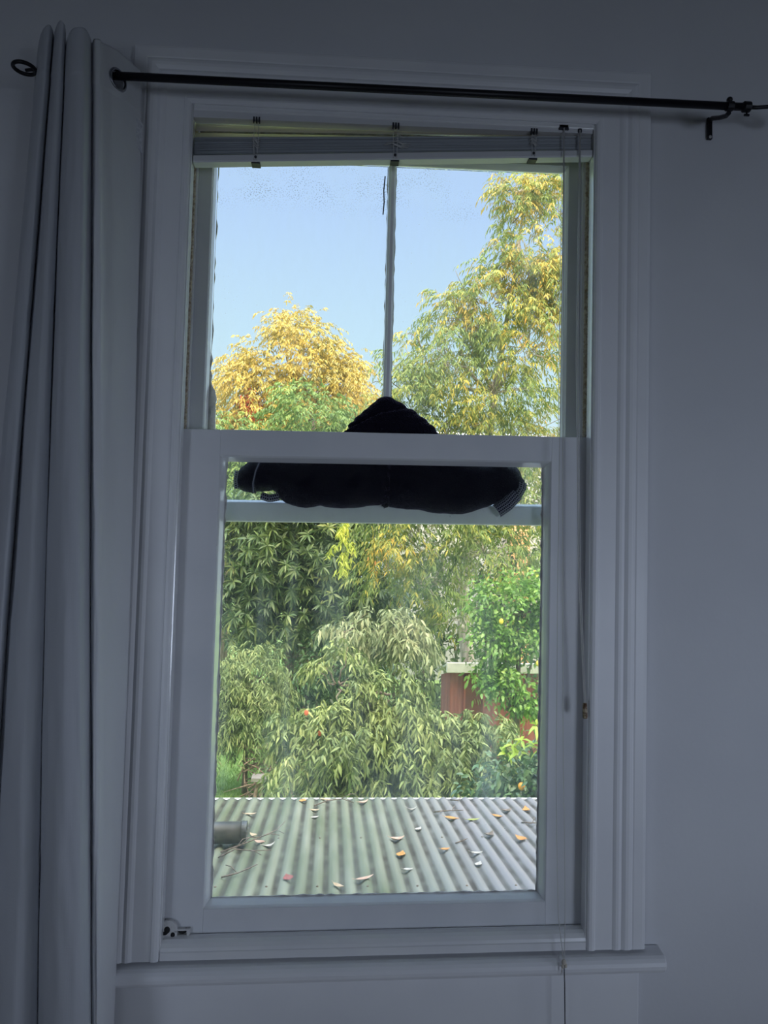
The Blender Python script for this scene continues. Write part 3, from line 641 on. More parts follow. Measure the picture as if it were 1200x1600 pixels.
def catmull(P, sub):
    out_ = []; n_ = len(P)
    for i in range(n_-1):
        p0, p1, p2, p3 = P[max(i-1, 0)], P[i], P[i+1], P[min(i+2, n_-1)]
        for k in range(sub):
            u = k/sub; a_ = .5*((2*p1)+(p2-p0)*u+(2*p0-5*p1+4*p2-p3)*u*u+(3*p1-p0-3*p2+p3)*u**3); out_.append(a_)
    out_.append(P[-1]); return np.array(out_)
EY = Vector((-.594, -.115, 2.5405)); ER = .0185
zs = list(np.arange(2.590, 2.44, -.0035)) + list(np.arange(2.44, .02, -.018)) + [.02]
rows = []; SUB = 9
for z in zs:
    t_ = min(1.18, (2.58-z)/(2.58-.65)); cs = catmull(quad_interp(t_), SUB); row = []
    for i, (x, y) in enumerate(cs):
        u = i/len(cs)
        nz_ = mnoise.noise(Vector((u*26, z*3.2, 1.7)))*.006 + mnoise.noise(Vector((u*60, z*9, 4.1)))*.0022
        nz_ *= min(1, max(.12, (2.60-z)/.5))
        # creases where the cloth was folded away
        for fz in (2.02, 1.42, .98): nz_ -= .0035*math.exp(-((z-fz)/.008)**2)*(0.4+.6*math.sin(u*40)**2)
        hdr = -.0022 if z > 2.497 else 0.0
        lift = (.034 if i < 6*SUB else .034-.034*(i-6*SUB)/(3*SUB) if i < 9*SUB else 0 if i < 16*SUB else .012*(i-16*SUB)/(3*SUB)) * max(0, (z-2.2)/.39)
        row.append((x, min(-.037, y+nz_+hdr), z+lift))
    rows.append(row)
V = [p for r_ in rows for p in r_]; nc = len(rows[0]); F = []; FM = []
fl0 = 17*SUB
for j in range(len(rows)-1):
    for i in range(nc-1):
        q = (j*nc+i, j*nc+i+1, (j+1)*nc+i+1, (j+1)*nc+i)
        if i >= fl0:
            c_ = sum((Vector(V[k]) for k in q), Vector())/4
            if (c_-EY).length < ER: continue
        F.append(q); FM.append(1 if i >= 16*SUB-2 else 0)
cm = MB(); cm.add(V, F)
cur = tag(empty('curtain', (-.69, -.12, .02)), 'pale grey gathered eyelet curtain hanging at the left of the window', 'curtain')
co_ = cm.build('panel', None, cur, smooth=True, mats=[M['curtain'], M['lining']])
for p, k in zip(co_.data.polygons, FM): p.material_index = k
sm = co_.modifiers.new('solid', 'SOLIDIFY'); sm.thickness = .0012; sm.offset = 0
fd = Vector((P3[20, 0, 0]-P3[18, 0, 0], P3[20, 0, 1]-P3[18, 0, 1], 0)).normalized(); fn = Vector((-fd.y, fd.x, 0))
eo = MB().torus(EY, .0205, .0036, fn, 48, 12); eo.build('eyelet', M['chrome'], cur, smooth=True)
# turned side hem of the facing and the care tag sewn in the edge
tg = MB(); o_ = -fn*.004 if (-fn).x > 0 else fn*.004
A_ = Vector((-.5735, -.060, 0)); B_ = Vector((-.5625, -.0405, 0))
for k in range(1):
    q = [A_+o_+Vector((0, 0, 2.494)), B_+o_+Vector((0, 0, 2.490)), B_+o_+Vector((0, 0, 2.424)), A_+o_+Vector((.001, 0, 2.434))]
    q2 = [p+o_*.25 for p in q]; tg.prism(None, q, q2)
tg.build('care_tag', M['tag'], cur)

# ------------------------------------------------------------------ dark garment wedged between the sashes
g = MB()
E_ = [(-.055, .070, 1.727, .17, .021, .057), (.09, .070, 1.725, .20, .021, .061), (.19, .070, 1.730, .135, .021, .055), (-.17, .070, 1.735, .10, .021, .050), (-.225, .070, 1.735, .055, .020, .047),
      (-.285, .068, 1.737, .055, .019, .040), (-.315, .068, 1.728, .034, .018, .033), (-.26, .068, 1.748, .06, .018, .036), (.265, .070, 1.740, .056, .021, .046), (.295, .070, 1.728, .036, .019, .032), (.285, .070, 1.755, .036, .019, .026),
      (-.10, .070, 1.705, .10, .020, .042), (.145, .068, 1.70, .12, .019, .043),
      (.0, .076, 1.80, .10, .017, .06), (-.02, .076, 1.80, .15, .016, .04), (.06, .076, 1.80, .13, .016, .04),
      (-.19, .070, 1.712, .07, .021, .050),
      (.012, .072, 1.842, .117, .026, .024), (.011, .072, 1.858, .106, .026, .024), (.009, .072, 1.874, .088, .025, .023), (.006, .072, 1.890, .068, .024, .021), (.002, .072, 1.904, .046, .022, .019), (-.004, .072, 1.915, .026, .020, .016)]
for e in E_: g.ell(e[:3], e[3:], 28, 16)
gar = g.build('garment', M['fleece'])
def bake(o, mods):
    for k, (typ, kw) in enumerate(mods):
        m_ = o.modifiers.new(str(k), typ)
        for a_, b_ in kw.items(): setattr(m_, a_, b_)
    dg = bpy.context.evaluated_depsgraph_get(); dg.update()
    me = bpy.data.meshes.new_from_object(o.evaluated_get(dg)); o.modifiers.clear(); old = o.data; o.data = me
    for p in me.polygons: p.use_smooth = True
    return me
me = bake(gar, [('REMESH', dict(mode='VOXEL', voxel_size=.0032)), ('SMOOTH', dict(factor=.6, iterations=6))])
for v in me.vertices:
    p = v.co; nrm = v.normal
    d = mnoise.noise(Vector((p.x*22, p.y*22, p.z*30)))*.0035 + mnoise.noise(Vector((p.x*110, p.y*110, p.z*110)))*.0013
    # folds of the hood: one flap lies over the other
    if p.z > 1.84:
        fl_ = 1.845 + (p.x+.105)*.52 - max(0, p.x+.02)*.30
        d = d*.6 + (-.007*math.exp(-((p.z-fl_)/.004)**2) + (.004 if p.z < fl_ else 0))*max(0, min(1, (.055-p.x)/.03))
    else:
        d += -.010*math.exp(-((p.x+.001+.1*(p.z-1.73)**2)/.006)**2)   # deep crease in the middle
    v.co = p + nrm*d
me.materials.clear(); me.materials.append(M['fleece'])
tag(gar, 'rolled dark navy fleece garment wedged between the two window sashes', 'garment')
def ribbon(name, pts, wid, rad, nu, nv, su, sv):
    """bulging knitted band: pts are the (x, z) of its centre line, seen from the room"""
    mb = MB(); uvs = []; P = [Vector((x, 0, z)) for x, z in pts]; L = [0]
    for a_, b_ in zip(P[:-1], P[1:]): L.append(L[-1]+(b_-a_).length)
    V = []; F = []; U = []
    for i in range(nu+1):
        s_ = L[-1]*i/nu; k = 0
        while k < len(P)-2 and s_ > L[k+1]: k += 1
        t_ = (s_-L[k])/(L[k+1]-L[k]); c_ = P[k].lerp(P[k+1], t_); d = (P[min(k+1, len(P)-1)]-P[k]).normalized(); nn = Vector((d.z, 0, -d.x))
        for j in range(nv+1):
            q = PI*j/nv
            V.append(c_ + nn*(wid/2)*math.cos(q) + Vector((0, rad[0]-rad[1]*math.sin(q), 0))); U.append((s_*su, j/nv*sv))
    for i in range(nu):
        for j in range(nv): F.append((i*(nv+1)+j, (i+1)*(nv+1)+j, (i+1)*(nv+1)+j+1, i*(nv+1)+j+1))
    mb.add(V, F); o = mb.build(name, M['knit'], gar, smooth=True)
    uvl = o.data.uv_layers.new(name='UVMap')
    for lp_ in o.data.loops: uvl.data[lp_.index].uv = U[lp_.vertex_index]
    s__ = o.modifiers.new('solid', 'SOLIDIFY'); s__.thickness = .001
    return o
ribbon('knitted_hem', [(.262, 1.666), (.287, 1.684), (.309, 1.708)], .034, (.062, .016), 20, 12, 210, 8)['label'] = 'pale flecked knit hem at the right end'
ribbon('knitted_cuff', [(.311, 1.706), (.320, 1.722), (.322, 1.735)], .026, (.066, .017), 12, 12, 210, 6)['label'] = 'pale flecked knit edge curling at the right end'
ribbon('knitted_cuff', [(-.3445, 1.702), (-.347, 1.722), (-.344, 1.744)], .012, (.066, .010), 14, 8, 200, 3)['label'] = 'pale flecked cuff edge at the left end'
ribbon('sleeve_seam', [(-.303, 1.692), (-.306, 1.715), (-.300, 1.745), (-.292, 1.765)], .009, (.060, .0135), 18, 8, 260, 2)['label'] = 'pale stitched seam across the left sleeve'
ribbon('knitted_hem', [(-.287, 1.688), (-.268, 1.682), (-.246, 1.687)], .018, (.060, .013), 14, 8, 200, 4)['label'] = 'pale flecked hem under the left sleeve'

# ================================================================== OUTDOORS
GZ = -2.6
lw = MB().box(-40, 40, .18, 90, GZ-.2, GZ)
struct(lw.build('lawn', M['lawn']), 'green lawn and garden ground behind the house', 'lawn')
rng = np.random.default_rng(11)

def np_mesh(name, V, F4, material, parent=None, F3=None, smooth=False):
    """V (n,3); F4 (m,4) quads, F3 (k,3) triangles"""
    me = bpy.data.meshes.new(name); nq = 0 if F4 is None else len(F4); nt = 0 if F3 is None else len(F3)
    V = np.asarray(V, np.float32)
    if parent is not None: V = V - np.array(parent.location, np.float32)
    me.vertices.add(len(V)); me.vertices.foreach_set('co', V.ravel())
    idx = np.concatenate(([F4.ravel()] if nq else []) + ([F3.ravel()] if nt else []))
    me.loops.add(len(idx)); me.loops.foreach_set('vertex_index', idx.astype(np.int32))
    st = np.concatenate(([np.arange(nq)*4] if nq else []) + ([nq*4+np.arange(nt)*3] if nt else [])).astype(np.int32)
    me.polygons.add(nq+nt); me.polygons.foreach_set('loop_start', st)
    try: me.polygons.foreach_set('loop_total', np.concatenate([np.full(nq, 4), np.full(nt, 3)]).astype(np.int32))
    except Exception: pass
    me.update(calc_edges=True); me.validate()
    o = bpy.data.objects.new(name, me); C.objects.link(o); me.materials.append(material)
    if parent is not None: o.parent = parent
    return o
def unit(a_): return a_/np.maximum(1e-9, np.linalg.norm(a_, axis=-1, keepdims=True))

def leaf_mesh(base, d, L, W, curl):
    """one folded, curling leaf per row: base (n,3), direction d (n,3)"""
    n_ = len(base); d = unit(d)
    rv = unit(rng.normal(size=(n_, 3))*.6 + np.array([0, 0, 1.0])); side = unit(np.cross(d, rv)); nrm = np.cross(side, d)
    L = np.asarray(L).reshape(-1, 1)*np.ones((n_, 1)); W = np.asarray(W).reshape(-1, 1)*np.ones((n_, 1))
    def pt(t_, s_, h_): return base + d*L*t_ + side*W*s_ + nrm*L*h_ - np.array([0, 0, 1.0])*L*curl*t_*t_
    V = np.stack([pt(0, 0, 0), pt(.32, .5, .04), pt(.36, 0, 0), pt(.32, -.5, .04), pt(.72, .36, .02), pt(.72, 0, -.03), pt(.72, -.36, .02), pt(1, 0, -.06)], 1)
    o = (np.arange(n_)*8)[:, None]
    q = np.concatenate([o+np.array([[1, 4, 5, 2]]), o+np.array([[2, 5, 6, 3]])]); t3 = np.concatenate([o+np.array([[0, 1, 2]]), o+np.array([[0, 2, 3]]), o+np.array([[4, 7, 5]]), o+np.array([[5, 7, 6]])])
    return V.reshape(-1, 3), q, t3

def crown_points(ells, n_total, clumps, spread, shell=.55, front=.7):
    """points gathered in clumps inside a set of ellipsoids"""
    vol = np.array([e[3]*e[4]*e[5] for e in ells])**.7; w_ = vol/vol.sum(); P = []; D = []
    for e, ww in zip(ells, w_):
        c = np.array(e[:3]); r = np.array(e[3:6]); k = max(2, int(clumps*ww)); nn = max(4, int(n_total*ww))
        u = unit(rng.normal(size=(k*3, 3))); u = u[(u[:, 1] < .45) | (rng.random(len(u)) > front)][:k]; k = len(u)
        rad = shell + (1-shell)*rng.random((k, 1))**.6
        cc = c + u*r*rad; pick = rng.integers(0, k, nn)
        g_ = rng.normal(size=(nn, 3))*spread*r.mean()**.5
        P.append(cc[pick]+g_); D.append(unit(u[pick]*.8 + unit(g_)*.6))
    return np.concatenate(P), np.concatenate(D)

def foliage_arrays(P, D, kind, L, W, k, R, curl=.25):
    """sprays at P growing along D. kind: pinnate (leaflets along a drooping stalk), rosette, twig, loose"""
    n_ = len(P); B = []; DD = []
    if kind in ('pinnate', 'twig'):
        droop = .55 if kind == 'pinnate' else .8
        h = unit(D*np.array([1, 1, .5]) + rng.normal(size=(n_, 3))*.35); side = unit(np.cross(h, np.array([0, 0, 1.0])+rng.normal(size=(n_, 3))*.2))
        for j in range(k):
            t_ = (j+.6)/k; b = P + h*R*t_ - np.array([0, 0, 1.0])*R*droop*t_*t_; tang = unit(h - np.array([0, 0, 1.0])*2*droop*t_)
            sg = 1 if j % 2 else -1
            dd = unit(tang*(.7 if kind == 'pinnate' else .5) + side*sg*.75 - np.array([0, 0, 1.0])*(.35 if kind == 'pinnate' else .5) + rng.normal(size=(n_, 3))*(.18 if kind == 'pinnate' else .34))
            B.append(b+rng.normal(size=(n_, 3))*R*.02); DD.append(dd)
    elif kind == 'rosette':
        ax = unit(D + np.array([0, -.2, .6])); a_ = unit(np.cross(ax, rng.normal(size=(n_, 3)))); b_ = np.cross(ax, a_)
        for j in range(k):
            q = 2*PI*j/k + rng.random((n_, 1))*.5; lift = rng.uniform(.05, .55, (n_, 1))
            B.append(P + ax*rng.uniform(0, .04, (n_, 1))); DD.append(unit(a_*np.cos(q)+b_*np.sin(q)+ax*lift))
    else:
        for j in range(k):
            B.append(P + rng.normal(size=(n_, 3))*R); DD.append(unit(D*.7 + rng.normal(size=(n_, 3))*.7 - np.array([0, 0, .3])))
    B = np.concatenate(B); DD = np.concatenate(DD); s_ = rng.uniform(.7, 1.2, len(B))
    return leaf_mesh(B, DD, L*s_, W*s_, curl)

def add_foliage(name, parent, material, P, D, **kw):
    V, q, t3 = foliage_arrays(P, D, **kw)
    o = np_mesh(name, V, q, material, parent, t3); return o

def wander(p0, p1, seg, amp, rnd):
    p0, p1 = Vector(p0), Vector(p1); out_ = []
    for i in range(seg+1):
        t_ = i/seg; j = Vector((rnd.uniform(-1, 1), rnd.uniform(-1, 1), rnd.uniform(-1, 1)))*amp*(0 if i in (0, seg) else 1)
        out_.append(p0.lerp(p1, t_)+j)
    return out_
def tree(name, label, cat, base, trunk, r0, ells, leafmat, bark, n_sprays, clumps, spread, branches, kind, L, W, k, R, curl=.25, shell=.5, group=None, seed=1, twig_r=.006, front=.7, taper=.6, limb=.45):
    """trunk: points from the ground up; crown: clumped sprays in ellipsoids; branches run from the trunk out to the sprays"""
    rnd = random.Random(seed)
    root = tag(empty(name, base), label, cat, group)
    tb = MB(); n_ = len(trunk); tb.tube(trunk, [r0*(1-taper*i/(n_-1)) for i in range(n_)], 10); tb.build('trunk', bark, root, smooth=True)
    P, D = crown_points(ells, n_sprays, clumps, spread, shell, front)
    add_foliage('foliage', root, leafmat, P, D, kind=kind, L=L, W=W, k=k, R=R, curl=curl)
    bm_ = MB()
    for e in ells:      # limbs to the middle of every mass of leaves
        j = min(range(n_), key=lambda i: (Vector(trunk[i])-Vector(e[:3])).length + (.8 if Vector(trunk[i]).z > e[2] else 0))
        pts_ = wander(trunk[j], e[:3], 5, .08*max(e[3:6]), rnd); bm_.tube(pts_, [lerp(r0*limb, twig_r*2.2, i/5) for i in range(6)], 6)
    idx = rng.choice(len(P), min(branches, len(P)), replace=False)
    for i in idx:
        e = min(ells, key=lambda e_: (Vector(e_[:3])-Vector(P[i])).length); c = Vector(e[:3]); pt_ = Vector(P[i])
        st = c.lerp(pt_, .15) + Vector((0, 0, -.15*e[5])); bm_.tube(wander(st, pt_, 4, .10*(pt_-st).length, rnd), [lerp(twig_r*2, twig_r*.5, q/4) for q in range(5)], 5)
    if bm_.v: bm_.build('branches', bark, root, smooth=True)
    return root, P, D

# ---- hedge and trees, far to near
root, P, D = tree('conifer', 'bluish green conifer at the far left behind the yellow tree', 'tree', (-4.6, 25, GZ), [(-4.6, 25, GZ), (-4.6, 25, 3), (-4.6, 25, 7.3)], .22,
    [(-4.7, 25, 6.2, 1.3, 1.0, 1.7), (-4.6, 25, 4.4, 1.7, 1.2, 1.6)], M['lf_blue'], M['bark'], 900, 90, .22, 30, 'pinnate', .16, .05, 7, .5, seed=2)
root, P, D = tree('autumn_tree', 'rounded golden yellow autumn tree rising beyond the green trees', 'tree', (-1.2, 20, GZ), [(-1.2, 20, GZ), (-1.3, 20, 1.5), (-1.2, 20.1, 4.2), (-1.3, 20, 6.6)], .24,
    [(-1.45, 20, 6.75, 1.55, 1.4, 1.75), (-2.55, 20, 6.1, .95, 1.2, 1.25), (-.3, 20, 6.2, 1.1, 1.2, 1.15), (.45, 20, 5.5, .75, 1.0, .95), (-1.6, 20, 5.0, 1.9, 1.2, 1.2)], M['lf_yellow'], M['bark'],
    3600, 320, .16, 90, 'pinnate', .12, .042, 10, .38, seed=3, twig_r=.010)
root, P, D = tree('feathery_tree', 'fresh green feathery tree in front of the yellow autumn tree', 'tree', (-.75, 16, GZ), [(-.75, 16, GZ), (-.7, 16, .6), (-.75, 16, 3.0), (-.7, 16, 4.6)], .16,
    [(-.75, 16, 4.55, .95, .9, .95), (-.2, 16, 3.9, .9, .9, .75), (-1.3, 16, 3.9, .8, .8, .7), (-.7, 16, 3.0, 1.6, 1.0, .9)], M['lf_ash'], M['bark'],
    1500, 110, .17, 40, 'pinnate', .11, .04, 10, .42, seed=4)
root, P, D = tree('feathery_tree', 'low yellow green tree at the left edge below the yellow tree', 'tree', (-2.5, 14.5, GZ), [(-2.5, 14.5, GZ), (-2.4, 14.5, .5), (-2.45, 14.5, 3.6)], .13,
    [(-2.6, 14.5, 3.75, .75, .8, .55), (-2.0, 14.5, 3.45, .65, .7, .5), (-2.4, 14.5, 2.7, 1.1, .8, .8)], M['lf_ash'], M['bark'], 1000, 80, .17, 30, 'pinnate', .10, .04, 10, .38, seed=5)
rd = P[:0]
sp_ = np.array([(-2.62, 19.3, 5.55), (-2.55, 19.3, 5.75), (-2.75, 19.3, 5.65), (-2.6, 19.3, 5.35), (-2.5, 19.3, 5.5), (-2.7, 19.3, 5.45), (-2.55, 19.3, 5.2)])
t_red = tag(empty('red_shrub', (-2.65, 19.3, GZ)), 'slender red leaved sapling below the left of the yellow tree', 'tree')
MB().tube([(-2.65, 19.3, GZ), (-2.5, 19.3, 1.5), (-2.65, 19.3, 5.5)], [.06, .04, .015], 6).build('stem', M['bark'], t_red, smooth=True)
add_foliage('foliage', t_red, M['lf_red'], np.repeat(sp_, 7, 0)+rng.normal(size=(49, 3))*.09, unit(rng.normal(size=(49, 3))), kind='loose', L=.13, W=.06, k=6, R=.08)

hd = tag(empty('hedge', (0, 18, GZ)), 'dense dark green hedge across the end of the garden', 'hedge')
he = [(x, 18, z, 1.5, .5, 1.3) for x in np.arange(-8, 9, 1.6) for z in (-1.6, .2, 1.7)]
P, D = crown_points(he, 5200, 500, .25, .3, .9)
add_foliage('foliage', hd, M['lf_hedge'], P, D, kind='loose', L=.20, W=.085, k=5, R=.14)
hs = MB()
for x in np.arange(-8, 9, .8): hs.tube(wander((x, 18, GZ), (x+.2, 18, 1.6), 5, .15, random.Random(int(x*10))), [.05, .045, .04, .03, .02, .012], 6)
hs.build('stems', M['bark'], hd, smooth=True)

# neighbouring house glimpsed through the leaves on the right
nh = tag(empty('neighbouring_house', (6.5, 24, GZ)), 'pale roofed grey house half hidden behind the right hand tree', 'house')
MB().box(2.0, 11, 22, 28, GZ, 4.7).build('wall', M['greywall'], nh)
rf = MB(); rf.prism(None, [(1.6, 21.6, 4.65), (1.6, 28.4, 4.65), (1.6, 25, 5.9)], [(11.4, 21.6, 4.65), (11.4, 28.4, 4.65), (11.4, 25, 5.9)]); rf.build('roof', M['pale_roof'], nh)
MB().box(5.55, 6.15, 21.55, 22, GZ, 2.9).build('chimney_breast', M['orange'], nh)
MB().box(5.50, 6.20, 21.5, 22, 2.9, 3.02).build('chimney_cap', M['white'], nh)
for x in (3.2, 7.6): MB().box(x, x+1.0, 21.95, 21.999, 1.4, 2.9).build('window_frame', M['white'], nh)

# big turning tree on the right
root, P, D = tree('turning_tree', 'tall airy green and gold tree filling the right of the upper panes', 'tree', (2.6, 12.3, GZ),
    [(2.62, 12.3, GZ), (2.55, 12.3, -1.0), (2.38, 12.2, .1), (2.3, 12.0, .9), (2.5, 11.6, 2.4), (2.7, 11.3, 4.4), (2.95, 11.1, 6.3), (3.15, 11.0, 8.0)], .17,
    [(3.0, 11, 7.75, .55, .6, .75), (3.7, 11, 7.9, .5, .6, .7), (2.75, 11, 8.0, .25, .3, .35), (3.2, 11, 6.7, .8, .9, .7), (4.0, 11, 6.4, .7, .8, .8), (2.55, 11, 6.0, .75, .8, .65), (2.0, 11, 5.7, .55, .6, .45), (3.2, 11, 5.3, 1.1, 1.0, .8), (1.75, 11, 5.0, .75, .8, .6), (2.6, 11, 4.5, 1.2, 1.1, .8),
     (1.1, 11, 4.6, .5, .6, .45), (1.15, 11, 4.0, .65, .7, .6), (.65, 11, 3.6, .55, .6, .6), (1.7, 11, 3.6, .9, .9, .6), (3.0, 11, 3.6, 1.1, 1.0, .7), (2.0, 11, 2.7, 1.2, 1.0, .65), (3.3, 11, 2.6, .9, .9, .7), (1.3, 10.6, 1.9, 1.1, .7, .55), (2.4, 10.6, 1.6, .9, .7, .5), (.6, 10.6, 2.2, .6, .5, .5), (1.5, 10.8, 1.0, .75, .6, .45), (.85, 10.7, 1.25, .65, .5, .5), (1.9, 10.8, .45, .5, .5, .35)],
    M['lf_right'], M['palebark'], 5000, 720, .10, 460, 'pinnate', .09, .024, 10, .27, curl=.35, shell=.2, seed=6, twig_r=.005, taper=.9, limb=.22)
Pt = np.array([p for p in P if p[2] > 5.6 + .5*math.sin(p[0]*5)]); Pt = Pt[rng.choice(len(Pt), min(620, len(Pt)), replace=False)] + rng.normal(size=(min(620, len(Pt)), 3))*.06
add_foliage('golden_foliage', root, M['lf_yellow'], Pt, unit(rng.normal(size=(len(Pt), 3))+np.array([0, -.3, .2])), kind='pinnate', L=.09, W=.024, k=10, R=.27, curl=.35)['label'] = 'golden leaves near the top of the tree'
st_ = np.array([(.03+rng.normal()*.05, 9+rng.normal()*.05, 1.98-.055*i) for i in range(14)]); st_ = np.repeat(st_, 3, 0)+rng.normal(size=(42, 3))*.03
add_foliage('hanging_spray', root, M['lf_strand'], st_, unit(np.tile(np.array([[0, -.3, -1.0]]), (42, 1))+rng.normal(size=(42, 3))*.4), kind='twig', L=.09, W=.024, k=7, R=.09)
MB().tube(wander((2.0, 11.2, 2.6), (.03, 9.0, 2.0), 6, .06, random.Random(3)), [.02, .016, .012, .01, .008, .006, .004], 6).build('hanging_branch', M['palebark'], root, smooth=True)
# long bare arching shoots against the sky
rr_ = random.Random(8)
for (x0, z0, x1, z1) in ((2.1, 5.2, 1.55, 6.15), (1.5, 4.6, .95, 5.25), (1.1, 4.3, .45, 5.0), (.9, 3.9, .35, 4.3), (2.3, 6.0, 1.9, 6.5), (2.9, 7.4, 3.35, 8.3)):
    bend = .35 if rr_.random() > .3 else -.14
    pts_ = [Vector((lerp(x0, x1, t_), 11, lerp(z0, z1, t_)+bend*math.sin(PI*t_))) for t_ in np.linspace(0, 1, 9)]
    MB().tube(pts_, [lerp(.012, .004, t_) for t_ in np.linspace(0, 1, 9)], 5).build('bare_shoot', M['bark'], root, smooth=True)

root, P, D = tree('loquat_tree', 'dark loquat tree with long leaf rosettes left in the lower pane', 'tree', (-.9, 13, GZ), [(-.9, 13, GZ), (-.95, 13, -.8), (-.9, 13, 1.0), (-.9, 13, 2.4)], .065,
    [(-1.4, 13, 1.55, 1.0, .9, .9), (-.3, 13, 1.4, .95, .9, .9), (-1.7, 13, .5, .8, .8, .75), (-.7, 13, .45, 1.1, .9, .8), (.5, 13, .8, .8, .8, .7), (-1.0, 13, 2.3, 1.1, .8, .7), (.3, 13, 2.2, .8, .7, .6), (.4, 13, -.1, .7, .6, .5)],
    M['lf_loquat'], M['bark'], 2500, 260, .20, 70, 'rosette', .20, .048, 13, .1, curl=.3, shell=.45, seed=7)
root, P, D = tree('undergrowth_shrub', 'dark twiggy shrub in the shaded gap under the loquat tree', 'shrub', (-.55, 12.0, GZ), [(-.55, 12.0, GZ), (-.6, 12.0, -1.6), (-.5, 12.0, -.6)], .05,
    [(-.75, 12.0, -.85, .6, .35, .55), (-.2, 12.0, -.6, .55, .35, .45), (.5, 12.0, -.5, .5, .35, .4), (-.6, 12.0, -1.6, .7, .4, .5)], M['lf_dark'], M['bark'], 650, 70, .16, 160, 'loose', .11, .05, 5, .09, seed=15, twig_r=.009)
root, P, D = tree('weeping_shrub', 'pale green weeping shrub by the lawn at the left', 'shrub', (-1.5, 11, GZ), [(-1.5, 11, GZ), (-1.5, 11, -1.6), (-1.45, 11, -.7)], .05,
    [(-1.35, 11, -.62, .45, .5, .45), (-1.9, 11, -.75, .45, .5, .4), (-1.35, 11, -1.2, .6, .6, .45), (-2.0, 11, -1.3, .5, .5, .45)],
    M['lf_pale'], M['bark'], 1300, 100, .14, 30, 'twig', .10, .024, 10, .24, seed=8)

# red shed
sh = tag(empty('garden_shed', (2.9, 11, GZ)), 'faded red timber shed with a white gutter among the bushes', 'shed')
sw = MB(); pr_ = [(10.6, GZ), (11.6, GZ), (11.6, -.66), (10.6, -.45)]
sw.prism(None, [(1.87, y, z) for y, z in pr_], [(3.9, y, z) for y, z in pr_]); sw.build('wall', M['shedred'], sh)
dd = MB().box(2.10, 2.13, 10.57, 10.6, -1.9, -.5).box(2.42, 2.45, 10.57, 10.6, -1.9, -.5).box(2.10, 2.45, 10.57, 10.6, -.53, -.50).box(2.10, 2.45, 10.57, 10.6, -1.2, -1.16)
dd.build('door_frame', M['shedred'], sh)
MB().box(2.13, 2.42, 10.585, 10.6, -1.9, -.53).build('door_panel', noise_mat('dark_red_door', (.13, .05, .05), (.2, .08, .075), 4, .8), sh)
rf = MB(); rf.prism(None, [(1.78, 10.47, -.30), (1.78, 11.7, -.58), (1.78, 11.7, -.61), (1.78, 10.47, -.33)], [(4.0, 10.47, -.30), (4.0, 11.7, -.58), (4.0, 11.7, -.61), (4.0, 10.47, -.33)]); rf.build('roof', M['white'], sh)
MB().box(1.78, 4.0, 10.38, 10.48, -.43, -.27).build('gutter', M['white'], sh, bevel=.01)

root, P, D = tree('grey_leaved_shrub', 'grey green long leaved shrub in front of the dark gap mid garden', 'shrub', (.35, 9.4, GZ), [(.35, 9.4, GZ), (.4, 9.4, -1.2), (.35, 9.4, .2)], .05,
    [(.15, 9.4, .36, .30, .35, .14), (.75, 9.4, .48, .36, .4, .18), (.95, 9.4, .18, .32, .4, .22), (.45, 9.4, .22, .26, .3, .14)], M['lf_grey'], M['bark'], 400, 60, .11, 50, 'twig', .12, .034, 8, .22, seed=9)
root, P, D = tree('lemon_tree', 'bright green glossy lemon tree at the right edge of the lower pane', 'tree', (2.75, 9.5, GZ), [(2.75, 9.5, GZ), (2.72, 9.5, -1.0), (2.75, 9.5, .6)], .07,
    [(2.75, 9.5, .75, .45, .5, .45), (2.45, 9.5, .15, .5, .5, .45), (2.95, 9.5, .1, .5, .5, .5), (2.6, 9.3, -.45, .45, .4, .32), (3.2, 9.5, .7, .5, .5, .5), (2.25, 9.4, .75, .3, .3, .3), (3.0, 9.5, -.6, .4, .4, .3), (2.2, 9.4, -.42, .32, .35, .22), (2.2, 9.4, .22, .28, .3, .25)], M['lf_lemon'], M['bark'], 1300, 110, .16, 40, 'loose', .085, .045, 5, .06, seed=10)
for q in ((2.35, 9.02, .55), (2.9, 9.0, -.05)):
    MB().ell(q, (.035, .035, .045), 12, 8).build('lemon', mat('lemon_peel', (.85, .72, .08), .4)[0], root, smooth=True)
ws = tag(empty('wind_spinner', (2.93, 8.9, -.55)), 'pale blue twisted ribbon hanging from the lemon tree', 'ornament')
wv = MB(); rows = []
for i in range(61):
    t_ = i/60; q = t_*10*PI; hw = .028*math.sin(PI*min(1, max(.12, t_*.95)))+.006; z = -.13-.43*t_
    rows.append([(2.93+hw*math.cos(q), 8.9+hw*math.sin(q), z), (2.93-hw*math.cos(q), 8.9-hw*math.sin(q), z)])
wv.add([p for r_ in rows for p in r_], [(2*i, 2*i+1, 2*i+3, 2*i+2) for i in range(60)])
o = wv.build('ribbon', M['bluish'], ws, smooth=True); sm = o.modifiers.new('solid', 'SOLIDIFY'); sm.thickness = .004
MB().tube([(2.93, 8.9, -.13), (2.94, 9.0, .05), (2.94, 9.35, .2)], .003, 5).build('string', M['cord'], ws)

